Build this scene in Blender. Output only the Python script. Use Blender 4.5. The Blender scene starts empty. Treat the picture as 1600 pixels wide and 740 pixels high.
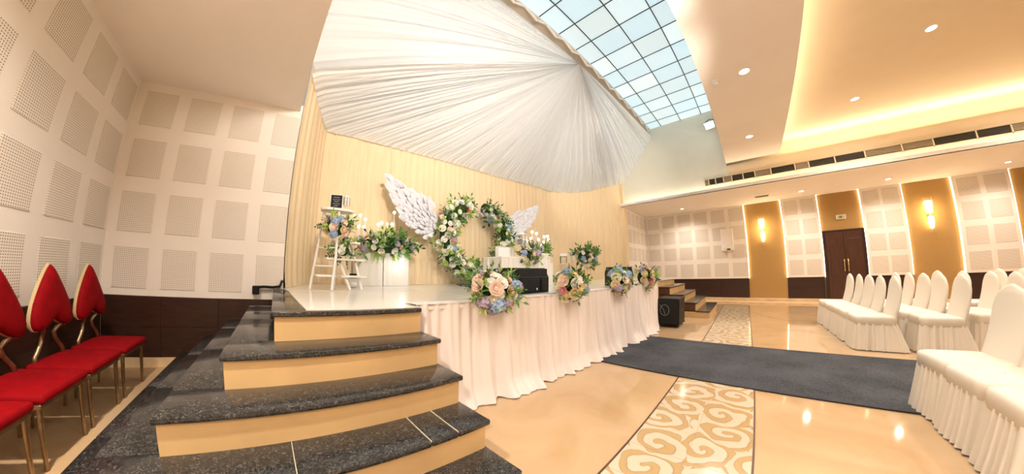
import bpy, bmesh, math, random
from mathutils import Vector, Matrix, Euler
R = math.radians
PI = math.pi
rnd = random.Random(7)
SC = bpy.context.scene
COL = SC.collection

# ------------------------------------------------------------------ camera
cd = bpy.data.cameras.new('camera')
cam = bpy.data.objects.new('camera', cd)
COL.objects.link(cam)
SC.camera = cam
cd.type = 'PANO'                       # wide stitched photograph: a real polynomial fisheye lens
cd.panorama_type = 'FISHEYE_LENS_POLYNOMIAL'
cd.sensor_fit = 'HORIZONTAL'
cd.sensor_width = 4.0
cd.lens = 1.0
cd.fisheye_fov = 3.6
cd.fisheye_polynomial_k0 = 0.0
cd.fisheye_polynomial_k1 = -0.9150733
cd.fisheye_polynomial_k2 = -0.07105741
cd.fisheye_polynomial_k3 = 0.1526204
cd.fisheye_polynomial_k4 = -0.03111747
cd.shift_x = 108.551 / 1600
cd.shift_y = 9.517 / 1600
cd.clip_start = 0.02
cd.clip_end = 100
_r = Vector((0.8314978, -0.5552958, 0.0160635))
_u = Vector((-0.0757947, -0.0847545, 0.9935149))
_f = Vector((0.5503331, 0.8273230, 0.1125617))
cam.matrix_world = Matrix(((_r.x, _u.x, -_f.x, 0), (_r.y, _u.y, -_f.y, 0), (_r.z, _u.z, -_f.z, 1.2), (0, 0, 0, 1)))

# ------------------------------------------------------------------ world, exposure
w = bpy.data.worlds.new('world')
SC.world = w
w.use_nodes = True
w.node_tree.nodes['Background'].inputs[0].default_value = (1.0, 0.9, 0.8, 1)
w.node_tree.nodes['Background'].inputs[1].default_value = 0.15
SC.view_settings.view_transform = 'Standard'
SC.view_settings.look = 'None'
SC.view_settings.gamma = 1.0
SC.view_settings.use_curve_mapping = False
SC.view_settings.exposure = 0.45

WARM = (1.0, 0.83, 0.60)
WARM2 = (1.0, 0.90, 0.79)
COOL = (0.72, 0.90, 1.0)
P_DOWN = 225.0      # watts of one ceiling downlight
P_COVE = 5.0        # watts per metre of cove strip
E_SKY = 0.50        # emission of the translucent ceiling tiles


def area_light(name, loc, rot, sx, sy, power, color, spread=PI):
    l = bpy.data.lights.new(name, 'AREA')
    l.shape = 'RECTANGLE'
    l.size, l.size_y = sx, sy
    l.energy = power
    l.color = color
    l.spread = spread
    o = bpy.data.objects.new(name, l)
    o.location = loc
    o.rotation_euler = rot
    COL.objects.link(o)
    return o


# cove strips: each lies in a real trough of the ceiling and shines upwards
area_light('cove_strip', (5.2, -1.17, 4.41), (PI, 0, 0), 10.0, 0.06, P_COVE * 10, WARM)
area_light('cove_strip', (10.62, -5.2, 4.36), (PI, 0, R(90)), 7.6, 0.06, P_COVE * 7.6 * 0.9, WARM)
area_light('cove_strip', (10.33, -2.7, 3.53), (PI, 0, R(90)), 12.4, 0.06, P_COVE * 12.4 * 0.45, WARM)

# ------------------------------------------------------------------ materials
MATS = {}


def new_mat(name):
    m = bpy.data.materials.new(name)
    m.use_nodes = True
    MATS[name] = m
    return m, m.node_tree, m.node_tree.nodes['Principled BSDF']


def N(nt, t, **kw):
    n = nt.nodes.new(t)
    for k, v in kw.items():
        setattr(n, k, v)
    return n


def ramp(nt, stops, interp='LINEAR'):
    r = N(nt, 'ShaderNodeValToRGB')
    r.color_ramp.interpolation = interp
    el = r.color_ramp.elements
    while len(el) < len(stops):
        el.new(0.5)
    for e, (p, c) in zip(el, stops):
        e.position = p
        e.color = (c[0], c[1], c[2], 1)
    return r


def mat(name, col, rough=0.6, spec=0.4, metal=0.0, var=0.0, scale=8.0, bump=0.0, bscale=60.0, emit=None, estr=0.0, coat=0.0, sheen=0.0, stretch=None, trans=0.0, subs=0.0):
    m, nt, b = new_mat(name)
    b.inputs['Base Color'].default_value = (*col, 1)
    b.inputs['Roughness'].default_value = rough
    b.inputs['Specular IOR Level'].default_value = spec
    b.inputs['Metallic'].default_value = metal
    if coat:
        b.inputs['Coat Weight'].default_value = coat
        b.inputs['Coat Roughness'].default_value = 0.05
    if sheen:
        b.inputs['Sheen Weight'].default_value = sheen
    if emit:
        b.inputs['Emission Color'].default_value = (*emit, 1)
        b.inputs['Emission Strength'].default_value = estr
    tc = None
    if var or bump:
        tc = N(nt, 'ShaderNodeTexCoord')
        src = tc.outputs['Object']
        if stretch:
            mp = N(nt, 'ShaderNodeMapping')
            mp.inputs['Scale'].default_value = stretch
            nt.links.new(src, mp.inputs[0])
            src = mp.outputs[0]
    if var:
        no = N(nt, 'ShaderNodeTexNoise')
        no.inputs['Scale'].default_value = scale
        no.inputs['Detail'].default_value = 5
        nt.links.new(src, no.inputs['Vector'])
        lo = [max(0, c * (1 - var)) for c in col]
        hi = [min(1, c * (1 + var)) for c in col]
        r = ramp(nt, [(0.3, lo), (0.7, hi)])
        nt.links.new(no.outputs['Fac'], r.inputs[0])
        nt.links.new(r.outputs[0], b.inputs['Base Color'])
    if bump:
        n2 = N(nt, 'ShaderNodeTexNoise')
        n2.inputs['Scale'].default_value = bscale
        n2.inputs['Detail'].default_value = 3
        nt.links.new(src, n2.inputs['Vector'])
        bp = N(nt, 'ShaderNodeBump')
        bp.inputs['Strength'].default_value = bump
        bp.inputs['Distance'].default_value = 0.01
        nt.links.new(n2.outputs['Fac'], bp.inputs['Height'])
        nt.links.new(bp.outputs[0], b.inputs['Normal'])
    return m


mat('wall_paint', (0.84, 0.78, 0.71), 0.75, 0.2, var=0.02, scale=3)
mat('hall_paint', (0.78, 0.76, 0.66), 0.75, 0.2, var=0.02, scale=3)
mat('ceiling_paint', (0.88, 0.81, 0.74), 0.8, 0.2, var=0.015, scale=2)
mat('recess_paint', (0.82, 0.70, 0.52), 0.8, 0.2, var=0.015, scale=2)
mat('panel_white', (0.86, 0.80, 0.74), 0.7, 0.2, var=0.015, scale=4)
mat('gold_fabric', (0.42, 0.25, 0.085), 0.7, 0.25, var=0.05, scale=30, bump=0.15, bscale=250)
mat('dark_wood', (0.036, 0.014, 0.009), 0.35, 0.4, var=0.3, scale=6, stretch=(1, 1, 12))
mat('door_wood', (0.062, 0.022, 0.012), 0.35, 0.45, var=0.25, scale=5, stretch=(8, 8, 0.7))
mat('riser_stone', (0.58, 0.38, 0.175), 0.42, 0.4, var=0.10, scale=2.5, bump=0.04, bscale=30)
mat('stone_cream', (0.66, 0.47, 0.27), 0.35, 0.4, var=0.14, scale=5)
mat('step_side', (0.09, 0.04, 0.02), 0.4, 0.4, var=0.2, scale=5)
mat('stage_sheet', (0.76, 0.73, 0.67), 0.16, 0.5, var=0.03, scale=2.0)
mat('stage_body', (0.30, 0.22, 0.15), 0.7)
mat('skirt_cloth', (0.76, 0.69, 0.65), 0.75, 0.15)
mat('drape_cloth', (0.84, 0.67, 0.44), 0.75, 0.15, var=0.06, scale=5, stretch=(6, 6, 0.4))
mat('canopy_cloth', (0.90, 0.88, 0.86), 0.7, 0.15)
def thin_cloth(name, col, f):
    nt = MATS[name].node_tree
    t = N(nt, 'ShaderNodeBsdfTranslucent')
    t.inputs[0].default_value = (*col, 1)
    mx = N(nt, 'ShaderNodeMixShader')
    mx.inputs[0].default_value = f
    nt.links.new(nt.nodes['Principled BSDF'].outputs[0], mx.inputs[1])
    nt.links.new(t.outputs[0], mx.inputs[2])
    nt.links.new(mx.outputs[0], nt.nodes['Material Output'].inputs[0])


thin_cloth('canopy_cloth', (0.92, 0.92, 0.93), 0.45)
mat('chair_cloth', (0.74, 0.68, 0.59), 0.75, 0.2, bump=0.04, bscale=20)
mat('red_velvet', (0.21, 0.0015, 0.004), 0.7, 0.08, var=0.15, scale=14)
mat('chair_shell', (0.55, 0.42, 0.22), 0.45, 0.4)
mat('antique_metal', (0.30, 0.21, 0.12), 0.34, 0.5, metal=0.85, var=0.2, scale=20)
mat('brass', (0.75, 0.58, 0.30), 0.25, 0.5, metal=1.0)
mat('steel', (0.7, 0.66, 0.6), 0.25, 0.5, metal=1.0)
mat('white_wood', (0.84, 0.80, 0.74), 0.5, 0.3, var=0.04, scale=10)
mat('white_plastic', (0.82, 0.80, 0.77), 0.4, 0.4)
mat('grey_plastic', (0.30, 0.29, 0.27), 0.5, 0.4)
mat('black_plastic', (0.008, 0.0075, 0.007), 0.5, 0.2, bump=0.1, bscale=200)
mat('black_grille', (0.006, 0.006, 0.006), 0.6, 0.3, bump=0.5, bscale=320)
mat('black_matte', (0.02, 0.02, 0.02), 0.7, 0.2)
mat('dark_metal', (0.05, 0.045, 0.04), 0.45, 0.4, metal=0.6)
mat('chalk_black', (0.012, 0.012, 0.014), 0.6, 0.2)
mat('edge_tan', (0.55, 0.45, 0.34), 0.7)
mat('grid_bar', (0.10, 0.09, 0.075), 0.5, 0.3)
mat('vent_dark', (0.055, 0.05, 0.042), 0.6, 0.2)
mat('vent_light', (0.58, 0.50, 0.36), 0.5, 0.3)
mat('vent_frame', (0.66, 0.56, 0.40), 0.5, 0.3)
mat('pedestal_cloth', (0.72, 0.69, 0.64), 0.7, 0.2)
mat('paper_white', (0.76, 0.77, 0.84), 0.8, 0.1)
mat('led_strip', (1, 0.9, 0.7), 0.5, emit=(1.0, 0.84, 0.58), estr=4.5)
mat('lamp_lens', (1, 1, 1), 0.5, emit=(1.0, 0.93, 0.86), estr=14.0)
mat('sconce_glass', (1, 0.95, 0.8), 0.3, emit=(1.0, 0.80, 0.46), estr=7.0)
mat('bulb_glow', (1, 1, 1), 0.5, emit=(1.0, 0.93, 0.78), estr=5.0)
mat('flood_glow', (1, 1, 1), 0.5, emit=(0.85, 0.94, 1.0), estr=14.0)
mat('spot_glow', (1, 1, 1), 0.5, emit=(1.0, 0.97, 0.92), estr=16.0)
mat('leaf_green', (0.11, 0.26, 0.045), 0.5, 0.3)
mat('leaf_dark', (0.025, 0.085, 0.022), 0.5, 0.3)
mat('leaf_lime', (0.36, 0.56, 0.09), 0.5, 0.3)
mat('foam_green', (0.03, 0.06, 0.02), 0.9, 0.1)
mat('petal_white', (0.84, 0.83, 0.76), 0.65, 0.2)
mat('petal_cream', (0.86, 0.70, 0.42), 0.65, 0.2)
mat('petal_peach', (0.84, 0.64, 0.52), 0.65, 0.2)
mat('petal_pink', (0.72, 0.32, 0.36), 0.65, 0.2)
mat('petal_blue', (0.34, 0.46, 0.66), 0.65, 0.2)
mat('petal_lilac', (0.50, 0.42, 0.56), 0.65, 0.2)
mat('petal_green', (0.62, 0.74, 0.42), 0.65, 0.2)
mat('petal_ivory', (0.88, 0.84, 0.66), 0.65, 0.2)
mat('petal_orange', (0.75, 0.22, 0.09), 0.65, 0.2)


def m_marble():
    m, nt, b = new_mat('floor_marble')
    tc = N(nt, 'ShaderNodeNewGeometry')
    n1 = N(nt, 'ShaderNodeTexNoise')
    n1.inputs['Scale'].default_value = 1.3
    n1.inputs['Detail'].default_value = 8
    n1.inputs['Roughness'].default_value = 0.6
    n1.inputs['Distortion'].default_value = 0.8
    nt.links.new(tc.outputs['Position'], n1.inputs['Vector'])
    r = ramp(nt, [(0.30, (0.47, 0.30, 0.155)), (0.50, (0.53, 0.355, 0.195)), (0.75, (0.57, 0.405, 0.24))])
    nt.links.new(n1.outputs['Fac'], r.inputs[0])
    nt.links.new(r.outputs[0], b.inputs['Base Color'])
    b.inputs['Roughness'].default_value = 0.07
    b.inputs['Specular IOR Level'].default_value = 0.75


m_marble()


def m_granite():
    m, nt, b = new_mat('granite')
    tc = N(nt, 'ShaderNodeNewGeometry')
    v = N(nt, 'ShaderNodeTexVoronoi')
    v.inputs['Scale'].default_value = 60
    n1 = N(nt, 'ShaderNodeTexNoise')
    n1.inputs['Scale'].default_value = 48
    n1.inputs['Detail'].default_value = 6
    n1.inputs['Distortion'].default_value = 2.0
    n2 = N(nt, 'ShaderNodeTexNoise')          # long pale veins
    n2.inputs['Scale'].default_value = 1.1
    n2.inputs['Detail'].default_value = 3
    n2.inputs['Distortion'].default_value = 0.5
    for n in (v, n1, n2):
        nt.links.new(tc.outputs['Position'], n.inputs['Vector'])
    r1 = ramp(nt, [(0.40, (0.014, 0.0135, 0.013)), (0.56, (0.034, 0.032, 0.030)), (0.68, (0.095, 0.09, 0.08))])
    nt.links.new(n1.outputs['Fac'], r1.inputs[0])
    r2 = ramp(nt, [(0.4985, (0, 0, 0)), (0.5, (0, 0, 0)), (0.5015, (0, 0, 0))])
    n2.inputs['Scale'].default_value = 0.55
    n2.inputs['Detail'].default_value = 1
    n2.inputs['Distortion'].default_value = 0.0
    nt.links.new(n2.outputs['Fac'], r2.inputs[0])
    mx = N(nt, 'ShaderNodeMixRGB')
    mx.inputs[2].default_value = (0.36, 0.34, 0.30, 1)
    nt.links.new(r2.outputs[0], mx.inputs[0])
    nt.links.new(r1.outputs[0], mx.inputs[1])
    nt.links.new(mx.outputs[0], b.inputs['Base Color'])
    b.inputs['Roughness'].default_value = 0.16
    b.inputs['Specular IOR Level'].default_value = 0.5


m_granite()


def m_scroll():
    m, nt, b = new_mat('scroll_tile')
    g = N(nt, 'ShaderNodeNewGeometry')
    no = N(nt, 'ShaderNodeTexNoise')
    no.inputs['Scale'].default_value = 3.2
    no.inputs['Detail'].default_value = 2
    nt.links.new(g.outputs['Position'], no.inputs['Vector'])
    sub = N(nt, 'ShaderNodeVectorMath', operation='SUBTRACT')
    sub.inputs[1].default_value = (0.5, 0.5, 0.5)
    nt.links.new(no.outputs['Color'], sub.inputs[0])
    sc = N(nt, 'ShaderNodeVectorMath', operation='SCALE')
    sc.inputs['Scale'].default_value = 0.26
    nt.links.new(sub.outputs[0], sc.inputs[0])
    ad = N(nt, 'ShaderNodeVectorMath', operation='ADD')
    nt.links.new(g.outputs['Position'], ad.inputs[0])
    nt.links.new(sc.outputs[0], ad.inputs[1])
    v = N(nt, 'ShaderNodeTexVoronoi')
    v.inputs['Scale'].default_value = 2.5
    v.inputs['Randomness'].default_value = 0.55
    v.voronoi_dimensions = '2D'
    nt.links.new(ad.outputs[0], v.inputs['Vector'])
    df = N(nt, 'ShaderNodeVectorMath', operation='SUBTRACT')
    nt.links.new(ad.outputs[0], df.inputs[0])
    nt.links.new(v.outputs['Position'], df.inputs[1])
    sx = N(nt, 'ShaderNodeSeparateXYZ')
    nt.links.new(df.outputs[0], sx.inputs[0])
    at = N(nt, 'ShaderNodeMath', operation='ARCTAN2')
    nt.links.new(sx.outputs[1], at.inputs[0])
    nt.links.new(sx.outputs[0], at.inputs[1])
    at2 = N(nt, 'ShaderNodeMath', operation='MULTIPLY')
    at2.inputs[1].default_value = 1 / (2 * PI)
    nt.links.new(at.outputs[0], at2.inputs[0])
    mu0 = N(nt, 'ShaderNodeMath', operation='MULTIPLY')
    mu0.inputs[1].default_value = 2.9
    nt.links.new(v.outputs['Distance'], mu0.inputs[0])
    mu = N(nt, 'ShaderNodeMath', operation='ADD')
    nt.links.new(mu0.outputs[0], mu.inputs[0])
    nt.links.new(at2.outputs[0], mu.inputs[1])
    fr = N(nt, 'ShaderNodeMath', operation='FRACT')
    nt.links.new(mu.outputs[0], fr.inputs[0])
    r = ramp(nt, [(0.0, (0.42, 0.27, 0.12)), (0.10, (0.45, 0.29, 0.125)), (0.36, (0.46, 0.30, 0.13)), (0.39, (0.27, 0.20, 0.13)), (0.43, (0.56, 0.46, 0.335)), (0.94, (0.58, 0.48, 0.35)), (0.985, (0.30, 0.22, 0.14))])
    nt.links.new(fr.outputs[0], r.inputs[0])
    nt.links.new(r.outputs[0], b.inputs['Base Color'])
    b.inputs['Roughness'].default_value = 0.12
    b.inputs['Specular IOR Level'].default_value = 0.6


m_scroll()


def m_carpet():
    m, nt, b = new_mat('carpet')
    g = N(nt, 'ShaderNodeNewGeometry')
    n1 = N(nt, 'ShaderNodeTexNoise')
    n1.inputs['Scale'].default_value = 55
    n1.inputs['Detail'].default_value = 4
    n2 = N(nt, 'ShaderNodeTexNoise')
    n2.inputs['Scale'].default_value = 2
    n2.inputs['Detail'].default_value = 3
    nt.links.new(g.outputs['Position'], n1.inputs['Vector'])
    nt.links.new(g.outputs['Position'], n2.inputs['Vector'])
    mx = N(nt, 'ShaderNodeMath', operation='ADD')
    nt.links.new(n1.outputs['Fac'], mx.inputs[0])
    nt.links.new(n2.outputs['Fac'], mx.inputs[1])
    dv = N(nt, 'ShaderNodeMath', operation='MULTIPLY')
    dv.inputs[1].default_value = 0.5
    nt.links.new(mx.outputs[0], dv.inputs[0])
    r = ramp(nt, [(0.35, (0.040, 0.042, 0.048)), (0.65, (0.092, 0.095, 0.105))])
    nt.links.new(dv.outputs[0], r.inputs[0])
    nt.links.new(r.outputs[0], b.inputs['Base Color'])
    b.inputs['Roughness'].default_value = 0.95
    b.inputs['Specular IOR Level'].default_value = 0.1
    bp = N(nt, 'ShaderNodeBump')
    bp.inputs['Strength'].default_value = 0.5
    bp.inputs['Distance'].default_value = 0.006
    nt.links.new(n1.outputs['Fac'], bp.inputs['Height'])
    nt.links.new(bp.outputs[0], b.inputs['Normal'])


m_carpet()


def m_perforated():
    # rows of small drilled holes, in the patch's own x / z
    m, nt, b = new_mat('perforated')
    tc = N(nt, 'ShaderNodeTexCoord')
    mp = N(nt, 'ShaderNodeMapping')
    mp.inputs['Scale'].default_value = (1 / 0.0205, 0, 1 / 0.0205)
    nt.links.new(tc.outputs['Object'], mp.inputs[0])
    fr = N(nt, 'ShaderNodeVectorMath', operation='FRACTION')
    nt.links.new(mp.outputs[0], fr.inputs[0])
    sb = N(nt, 'ShaderNodeVectorMath', operation='SUBTRACT')
    sb.inputs[1].default_value = (0.5, 0.0, 0.5)
    nt.links.new(fr.outputs[0], sb.inputs[0])
    ln = N(nt, 'ShaderNodeVectorMath', operation='LENGTH')
    nt.links.new(sb.outputs[0], ln.inputs[0])
    r = ramp(nt, [(0.22, (0.34, 0.255, 0.18)), (0.31, (0.80, 0.745, 0.67))])
    nt.links.new(ln.outputs['Value'], r.inputs[0])
    nt.links.new(r.outputs[0], b.inputs['Base Color'])
    b.inputs['Roughness'].default_value = 0.75
    b.inputs['Specular IOR Level'].default_value = 0.2


m_perforated()


def m_skytile():
    m, nt, b = new_mat('sky_tile')
    oi = N(nt, 'ShaderNodeObjectInfo')
    r = ramp(nt, [(0.0, (0.66, 0.88, 0.97)), (0.5, (0.54, 0.84, 1.0)), (1.0, (0.72, 0.91, 0.96))])
    nt.links.new(oi.outputs['Random'], r.inputs[0])
    b.inputs['Base Color'].default_value = (0.55, 0.62, 0.64, 1)
    b.inputs['Roughness'].default_value = 0.5
    nt.links.new(r.outputs[0], b.inputs['Emission Color'])
    mr = N(nt, 'ShaderNodeMapRange')
    mr.inputs['To Min'].default_value = E_SKY * 0.9
    mr.inputs['To Max'].default_value = E_SKY * 1.08
    nt.links.new(oi.outputs['Random'], mr.inputs['Value'])
    nt.links.new(mr.outputs[0], b.inputs['Emission Strength'])


m_skytile()


# ------------------------------------------------------------------ mesh helpers
def basis(o):
    m = Matrix.LocRotScale(o.location, o.rotation_euler, o.scale)
    return basis(o.parent) @ m if o.parent else m


class MB:
    def __init__(s):
        s.v = []
        s.f = []

    def add(s, vs, fs):
        n = len(s.v)
        s.v += [Vector(p) for p in vs]
        s.f += [tuple(i + n for i in f) for f in fs]
        return s

    def box(s, x0, y0, z0, x1, y1, z1):
        vs = [(x, y, z) for x in (x0, x1) for y in (y0, y1) for z in (z0, z1)]
        return s.add(vs, [(0, 1, 3, 2), (4, 6, 7, 5), (0, 4, 5, 1), (2, 3, 7, 6), (0, 2, 6, 4), (1, 5, 7, 3)])

    def rbox(s, x0, y0, z0, x1, y1, z1, r=0.01, seg=2):
        bm = bmesh.new()
        bmesh.ops.create_cube(bm, size=1)
        for v in bm.verts:
            v.co = Vector(((x0 + x1) / 2 + v.co.x * (x1 - x0), (y0 + y1) / 2 + v.co.y * (y1 - y0), (z0 + z1) / 2 + v.co.z * (z1 - z0)))
        bmesh.ops.bevel(bm, geom=bm.edges[:], offset=r, segments=seg, affect='EDGES', profile=0.5)
        bm.verts.index_update()
        s.add([v.co.copy() for v in bm.verts], [[v.index for v in f.verts] for f in bm.faces])
        bm.free()
        return s

    def tube(s, pts, rad, n=8, cap=True):
        pts = [Vector(p) for p in pts]
        rads = rad if isinstance(rad, (list, tuple)) else [rad] * len(pts)
        base = len(s.v)
        up = None
        for i, p in enumerate(pts):
            d = (pts[min(i + 1, len(pts) - 1)] - pts[max(i - 1, 0)]).normalized()
            if up is None:
                up = Vector((0, 0, 1)) if abs(d.z) < 0.9 else Vector((1, 0, 0))
            a = d.cross(up).normalized()
            b = a.cross(d).normalized()
            up = b
            for k in range(n):
                t = 2 * PI * k / n
                s.v.append(p + (a * math.cos(t) + b * math.sin(t)) * rads[i])
        for i in range(len(pts) - 1):
            for k in range(n):
                s.f.append((base + i * n + k, base + i * n + (k + 1) % n, base + (i + 1) * n + (k + 1) % n, base + (i + 1) * n + k))
        if cap:
            s.f.append(tuple(base + k for k in reversed(range(n))))
            s.f.append(tuple(base + (len(pts) - 1) * n + k for k in range(n)))
        return s

    def lathe(s, prof, c=(0, 0, 0), n=20, axis='Z'):
        base = len(s.v)
        c = Vector(c)
        for r, h in prof:
            for k in range(n):
                t = 2 * PI * k / n
                p = Vector((r * math.cos(t), r * math.sin(t), h))
                if axis == 'X':
                    p = Vector((p.z, p.x, p.y))
                elif axis == 'Y':
                    p = Vector((p.x, p.z, p.y))
                s.v.append(c + p)
        for i in range(len(prof) - 1):
            for k in range(n):
                s.f.append((base + i * n + k, base + i * n + (k + 1) % n, base + (i + 1) * n + (k + 1) % n, base + (i + 1) * n + k))
        s.f.append(tuple(base + k for k in reversed(range(n))))
        s.f.append(tuple(base + (len(prof) - 1) * n + k for k in range(n)))
        return s

    def sphere(s, c, r, nu=10, nv=7):
        rx, ry, rz = r if isinstance(r, (tuple, list)) else (r, r, r)
        vs = [(c[0], c[1], c[2] - rz)]
        for j in range(1, nv):
            a = -PI / 2 + PI * j / nv
            for i in range(nu):
                t = 2 * PI * i / nu
                vs.append((c[0] + rx * math.cos(a) * math.cos(t), c[1] + ry * math.cos(a) * math.sin(t), c[2] + rz * math.sin(a)))
        vs.append((c[0], c[1], c[2] + rz))
        fs = []
        for i in range(nu):
            fs.append((0, 1 + (i + 1) % nu, 1 + i))
            for j in range(nv - 2):
                a = 1 + j * nu
                fs.append((a + i, a + (i + 1) % nu, a + nu + (i + 1) % nu, a + nu + i))
            a = 1 + (nv - 2) * nu
            fs.append((a + i, a + (i + 1) % nu, len(vs) - 1))
        return s.add(vs, fs)

    def grid(s, fn, nu, nv, wrap=False):
        base = len(s.v)
        for j in range(nv + 1):
            for i in range(nu if wrap else nu + 1):
                s.v.append(Vector(fn(i / nu, j / nv)))
        w_ = nu if wrap else nu + 1
        for j in range(nv):
            for i in range(nu):
                i2 = (i + 1) % w_
                s.f.append((base + j * w_ + i, base + j * w_ + i2, base + (j + 1) * w_ + i2, base + (j + 1) * w_ + i))
        return s

    def prism(s, poly, h0, h1, axis='Z'):
        # poly: list of 2D points; axis Z -> (x,y,h), Y -> (x,h,z), X -> (h,y,z)
        def P(p, h):
            return {'Z': (p[0], p[1], h), 'Y': (p[0], h, p[1]), 'X': (h, p[0], p[1])}[axis]
        n = len(poly)
        vs = [P(p, h0) for p in poly] + [P(p, h1) for p in poly]
        fs = [tuple(reversed(range(n))), tuple(range(n, 2 * n))]
        fs += [(i, (i + 1) % n, n + (i + 1) % n, n + i) for i in range(n)]
        return s.add(vs, fs)

    def mesh(s, name, smooth=False, fixn=True):
        me = bpy.data.meshes.new(name)
        me.from_pydata([tuple(p) for p in s.v], [], s.f)
        if fixn:
            bm = bmesh.new()
            bm.from_mesh(me)
            bmesh.ops.recalc_face_normals(bm, faces=bm.faces)
            bm.to_mesh(me)
            bm.free()
        if smooth:
            me.polygons.foreach_set('use_smooth', [True] * len(me.polygons))
            if smooth == 'auto':
                me.set_sharp_from_angle(angle=R(40))
        me.update()
        return me

    def build(s, name, material, parent=None, smooth=False, world=False, loc=None, fixn=True):
        if world and parent is not None:
            inv = basis(parent).inverted()
            s.v = [inv @ p for p in s.v]
        me = s.mesh(name, smooth, fixn)
        me.materials.append(MATS[material])
        o = bpy.data.objects.new(name, me)
        COL.objects.link(o)
        if parent is not None:
            o.parent = parent
        if loc is not None:
            o.location = loc
        return o


def tag(o, label=None, cat=None, group=None, kind=None):
    if label:
        o['label'] = label
    if cat:
        o['category'] = cat
    if group:
        o['group'] = group
    if kind:
        o['kind'] = kind
    return o


def thing(name, label, cat, loc=(0, 0, 0), rz=0.0, group=None):
    o = bpy.data.objects.new(name, None)
    o.empty_display_size = 0.1
    COL.objects.link(o)
    o.location = loc
    o.rotation_euler = (0, 0, rz)
    return tag(o, label, cat, group)


def inst(name, me, parent, loc, rot=(0, 0, 0), scale=1.0, material=None):
    o = bpy.data.objects.new(name, me)
    COL.objects.link(o)
    o.parent = parent
    o.location = loc
    o.rotation_euler = rot
    o.scale = (scale,) * 3 if isinstance(scale, (int, float)) else scale
    if material:
        o.material_slots[0].link = 'OBJECT'
        o.material_slots[0].material = MATS[material]
    return o


def copy_tree(o, parent=None):
    c = o.copy()
    COL.objects.link(c)
    c.parent = parent
    for ch in list(o.children):
        copy_tree(ch, c)
    return c


def struct(name, mb, material, label, cat, **kw):
    o = mb.build(name, material, **kw)
    return tag(o, label, cat, kind='structure')


def wobble(seed, terms, f0, f1):
    r = random.Random(seed)
    T = [(r.uniform(f0, f1), r.uniform(0, 2 * PI), r.uniform(0.4, 1.0)) for _ in range(terms)]
    tot = sum(a for _, _, a in T)
    return lambda x: sum(a * math.sin(f * x + p) for f, p, a in T) / tot * 1.6


# ================================================================== THE ROOM
XL, YB = -1.95, 3.66          # left wall, wall beside the stage
XR = 13.2                     # far wall with the doors
XV = 0.07                     # edge of the low ceiling
XS = 10.45                    # beam above the side gallery
YE = -9.0                     # end of the hall behind the chairs
XB = -1.95
ZL, ZS = 3.28, 3.48           # low ceilings
ZBX, ZRC, ZG = 4.30, 4.78, 6.20
HS = 0.92                     # stage height

fl = struct('floor', MB().box(XL - .2, YE - .2, -0.12, XR + .2, 5.4, 0.0), 'floor_marble', 'polished beige marble hall floor', 'floor')
# scroll patterned inlay: tiles two across
T = 0.36
tile_me = MB().rbox(-T / 2 + .0012, -T / 2 + .0012, 0, T / 2 - .0012, T / 2 - .0012, 0.003, 0.001, 1).mesh('floor_tile')
tile_me.materials.append(MATS['scroll_tile'])
for i in range(34):
    for j in range(2):
        inst('floor_tile', tile_me, fl, (-0.9 + (i + .5) * T, -0.115 + (j + .5) * T, 0))
for k, yy in enumerate((-0.122, 0.612)):
    MB().box(-0.9, yy - 0.006, 0, 11.34, yy + 0.006, 0.0032).build('inlay_border', 'step_side', fl)

# --- left wall and the wall beside the stage, with perforated patches and dark wainscot
wl = struct('wall_left', MB().box(XL - .2, YE, 0, XL, YB + .2, ZL + .1), 'wall_paint', 'cream acoustic wall with perforated squares behind the red chairs', 'wall')
wb = struct('wall_back', MB().box(XL, YB, 0, 0.10, YB + .2, ZL + .1), 'wall_paint', 'cream acoustic wall with perforated squares beside the stage', 'wall')


def patch_mesh(wd, ht):
    b = MB()
    b.rbox(-wd / 2, -0.004, 0, wd / 2, 0.004, ht, 0.003, 1)
    me = b.mesh('perforated_patch')
    me.materials.append(MATS['perforated'])
    return me


pm = patch_mesh(0.385, 0.45)
ROWS = (2.72, 2.095, 1.475, 0.86)
for i in range(4):
    for z in ROWS:
        if i == 3:
            continue
        inst('perforated_patch', pm, wb, (-1.645 + i * 0.533, YB - 0.002, z))
pm_half = patch_mesh(0.335, 0.45)
for z in ROWS:
    inst('perforated_patch', pm_half, wb, (-1.645 + 3 * 0.533 - 0.025, YB - 0.002, z))
for i in range(11):
    for z in ROWS:
        inst('perforated_patch', pm, wl, (XL + 0.002, 3.42 - i * 0.533, z), (0, 0, R(90)))
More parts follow.
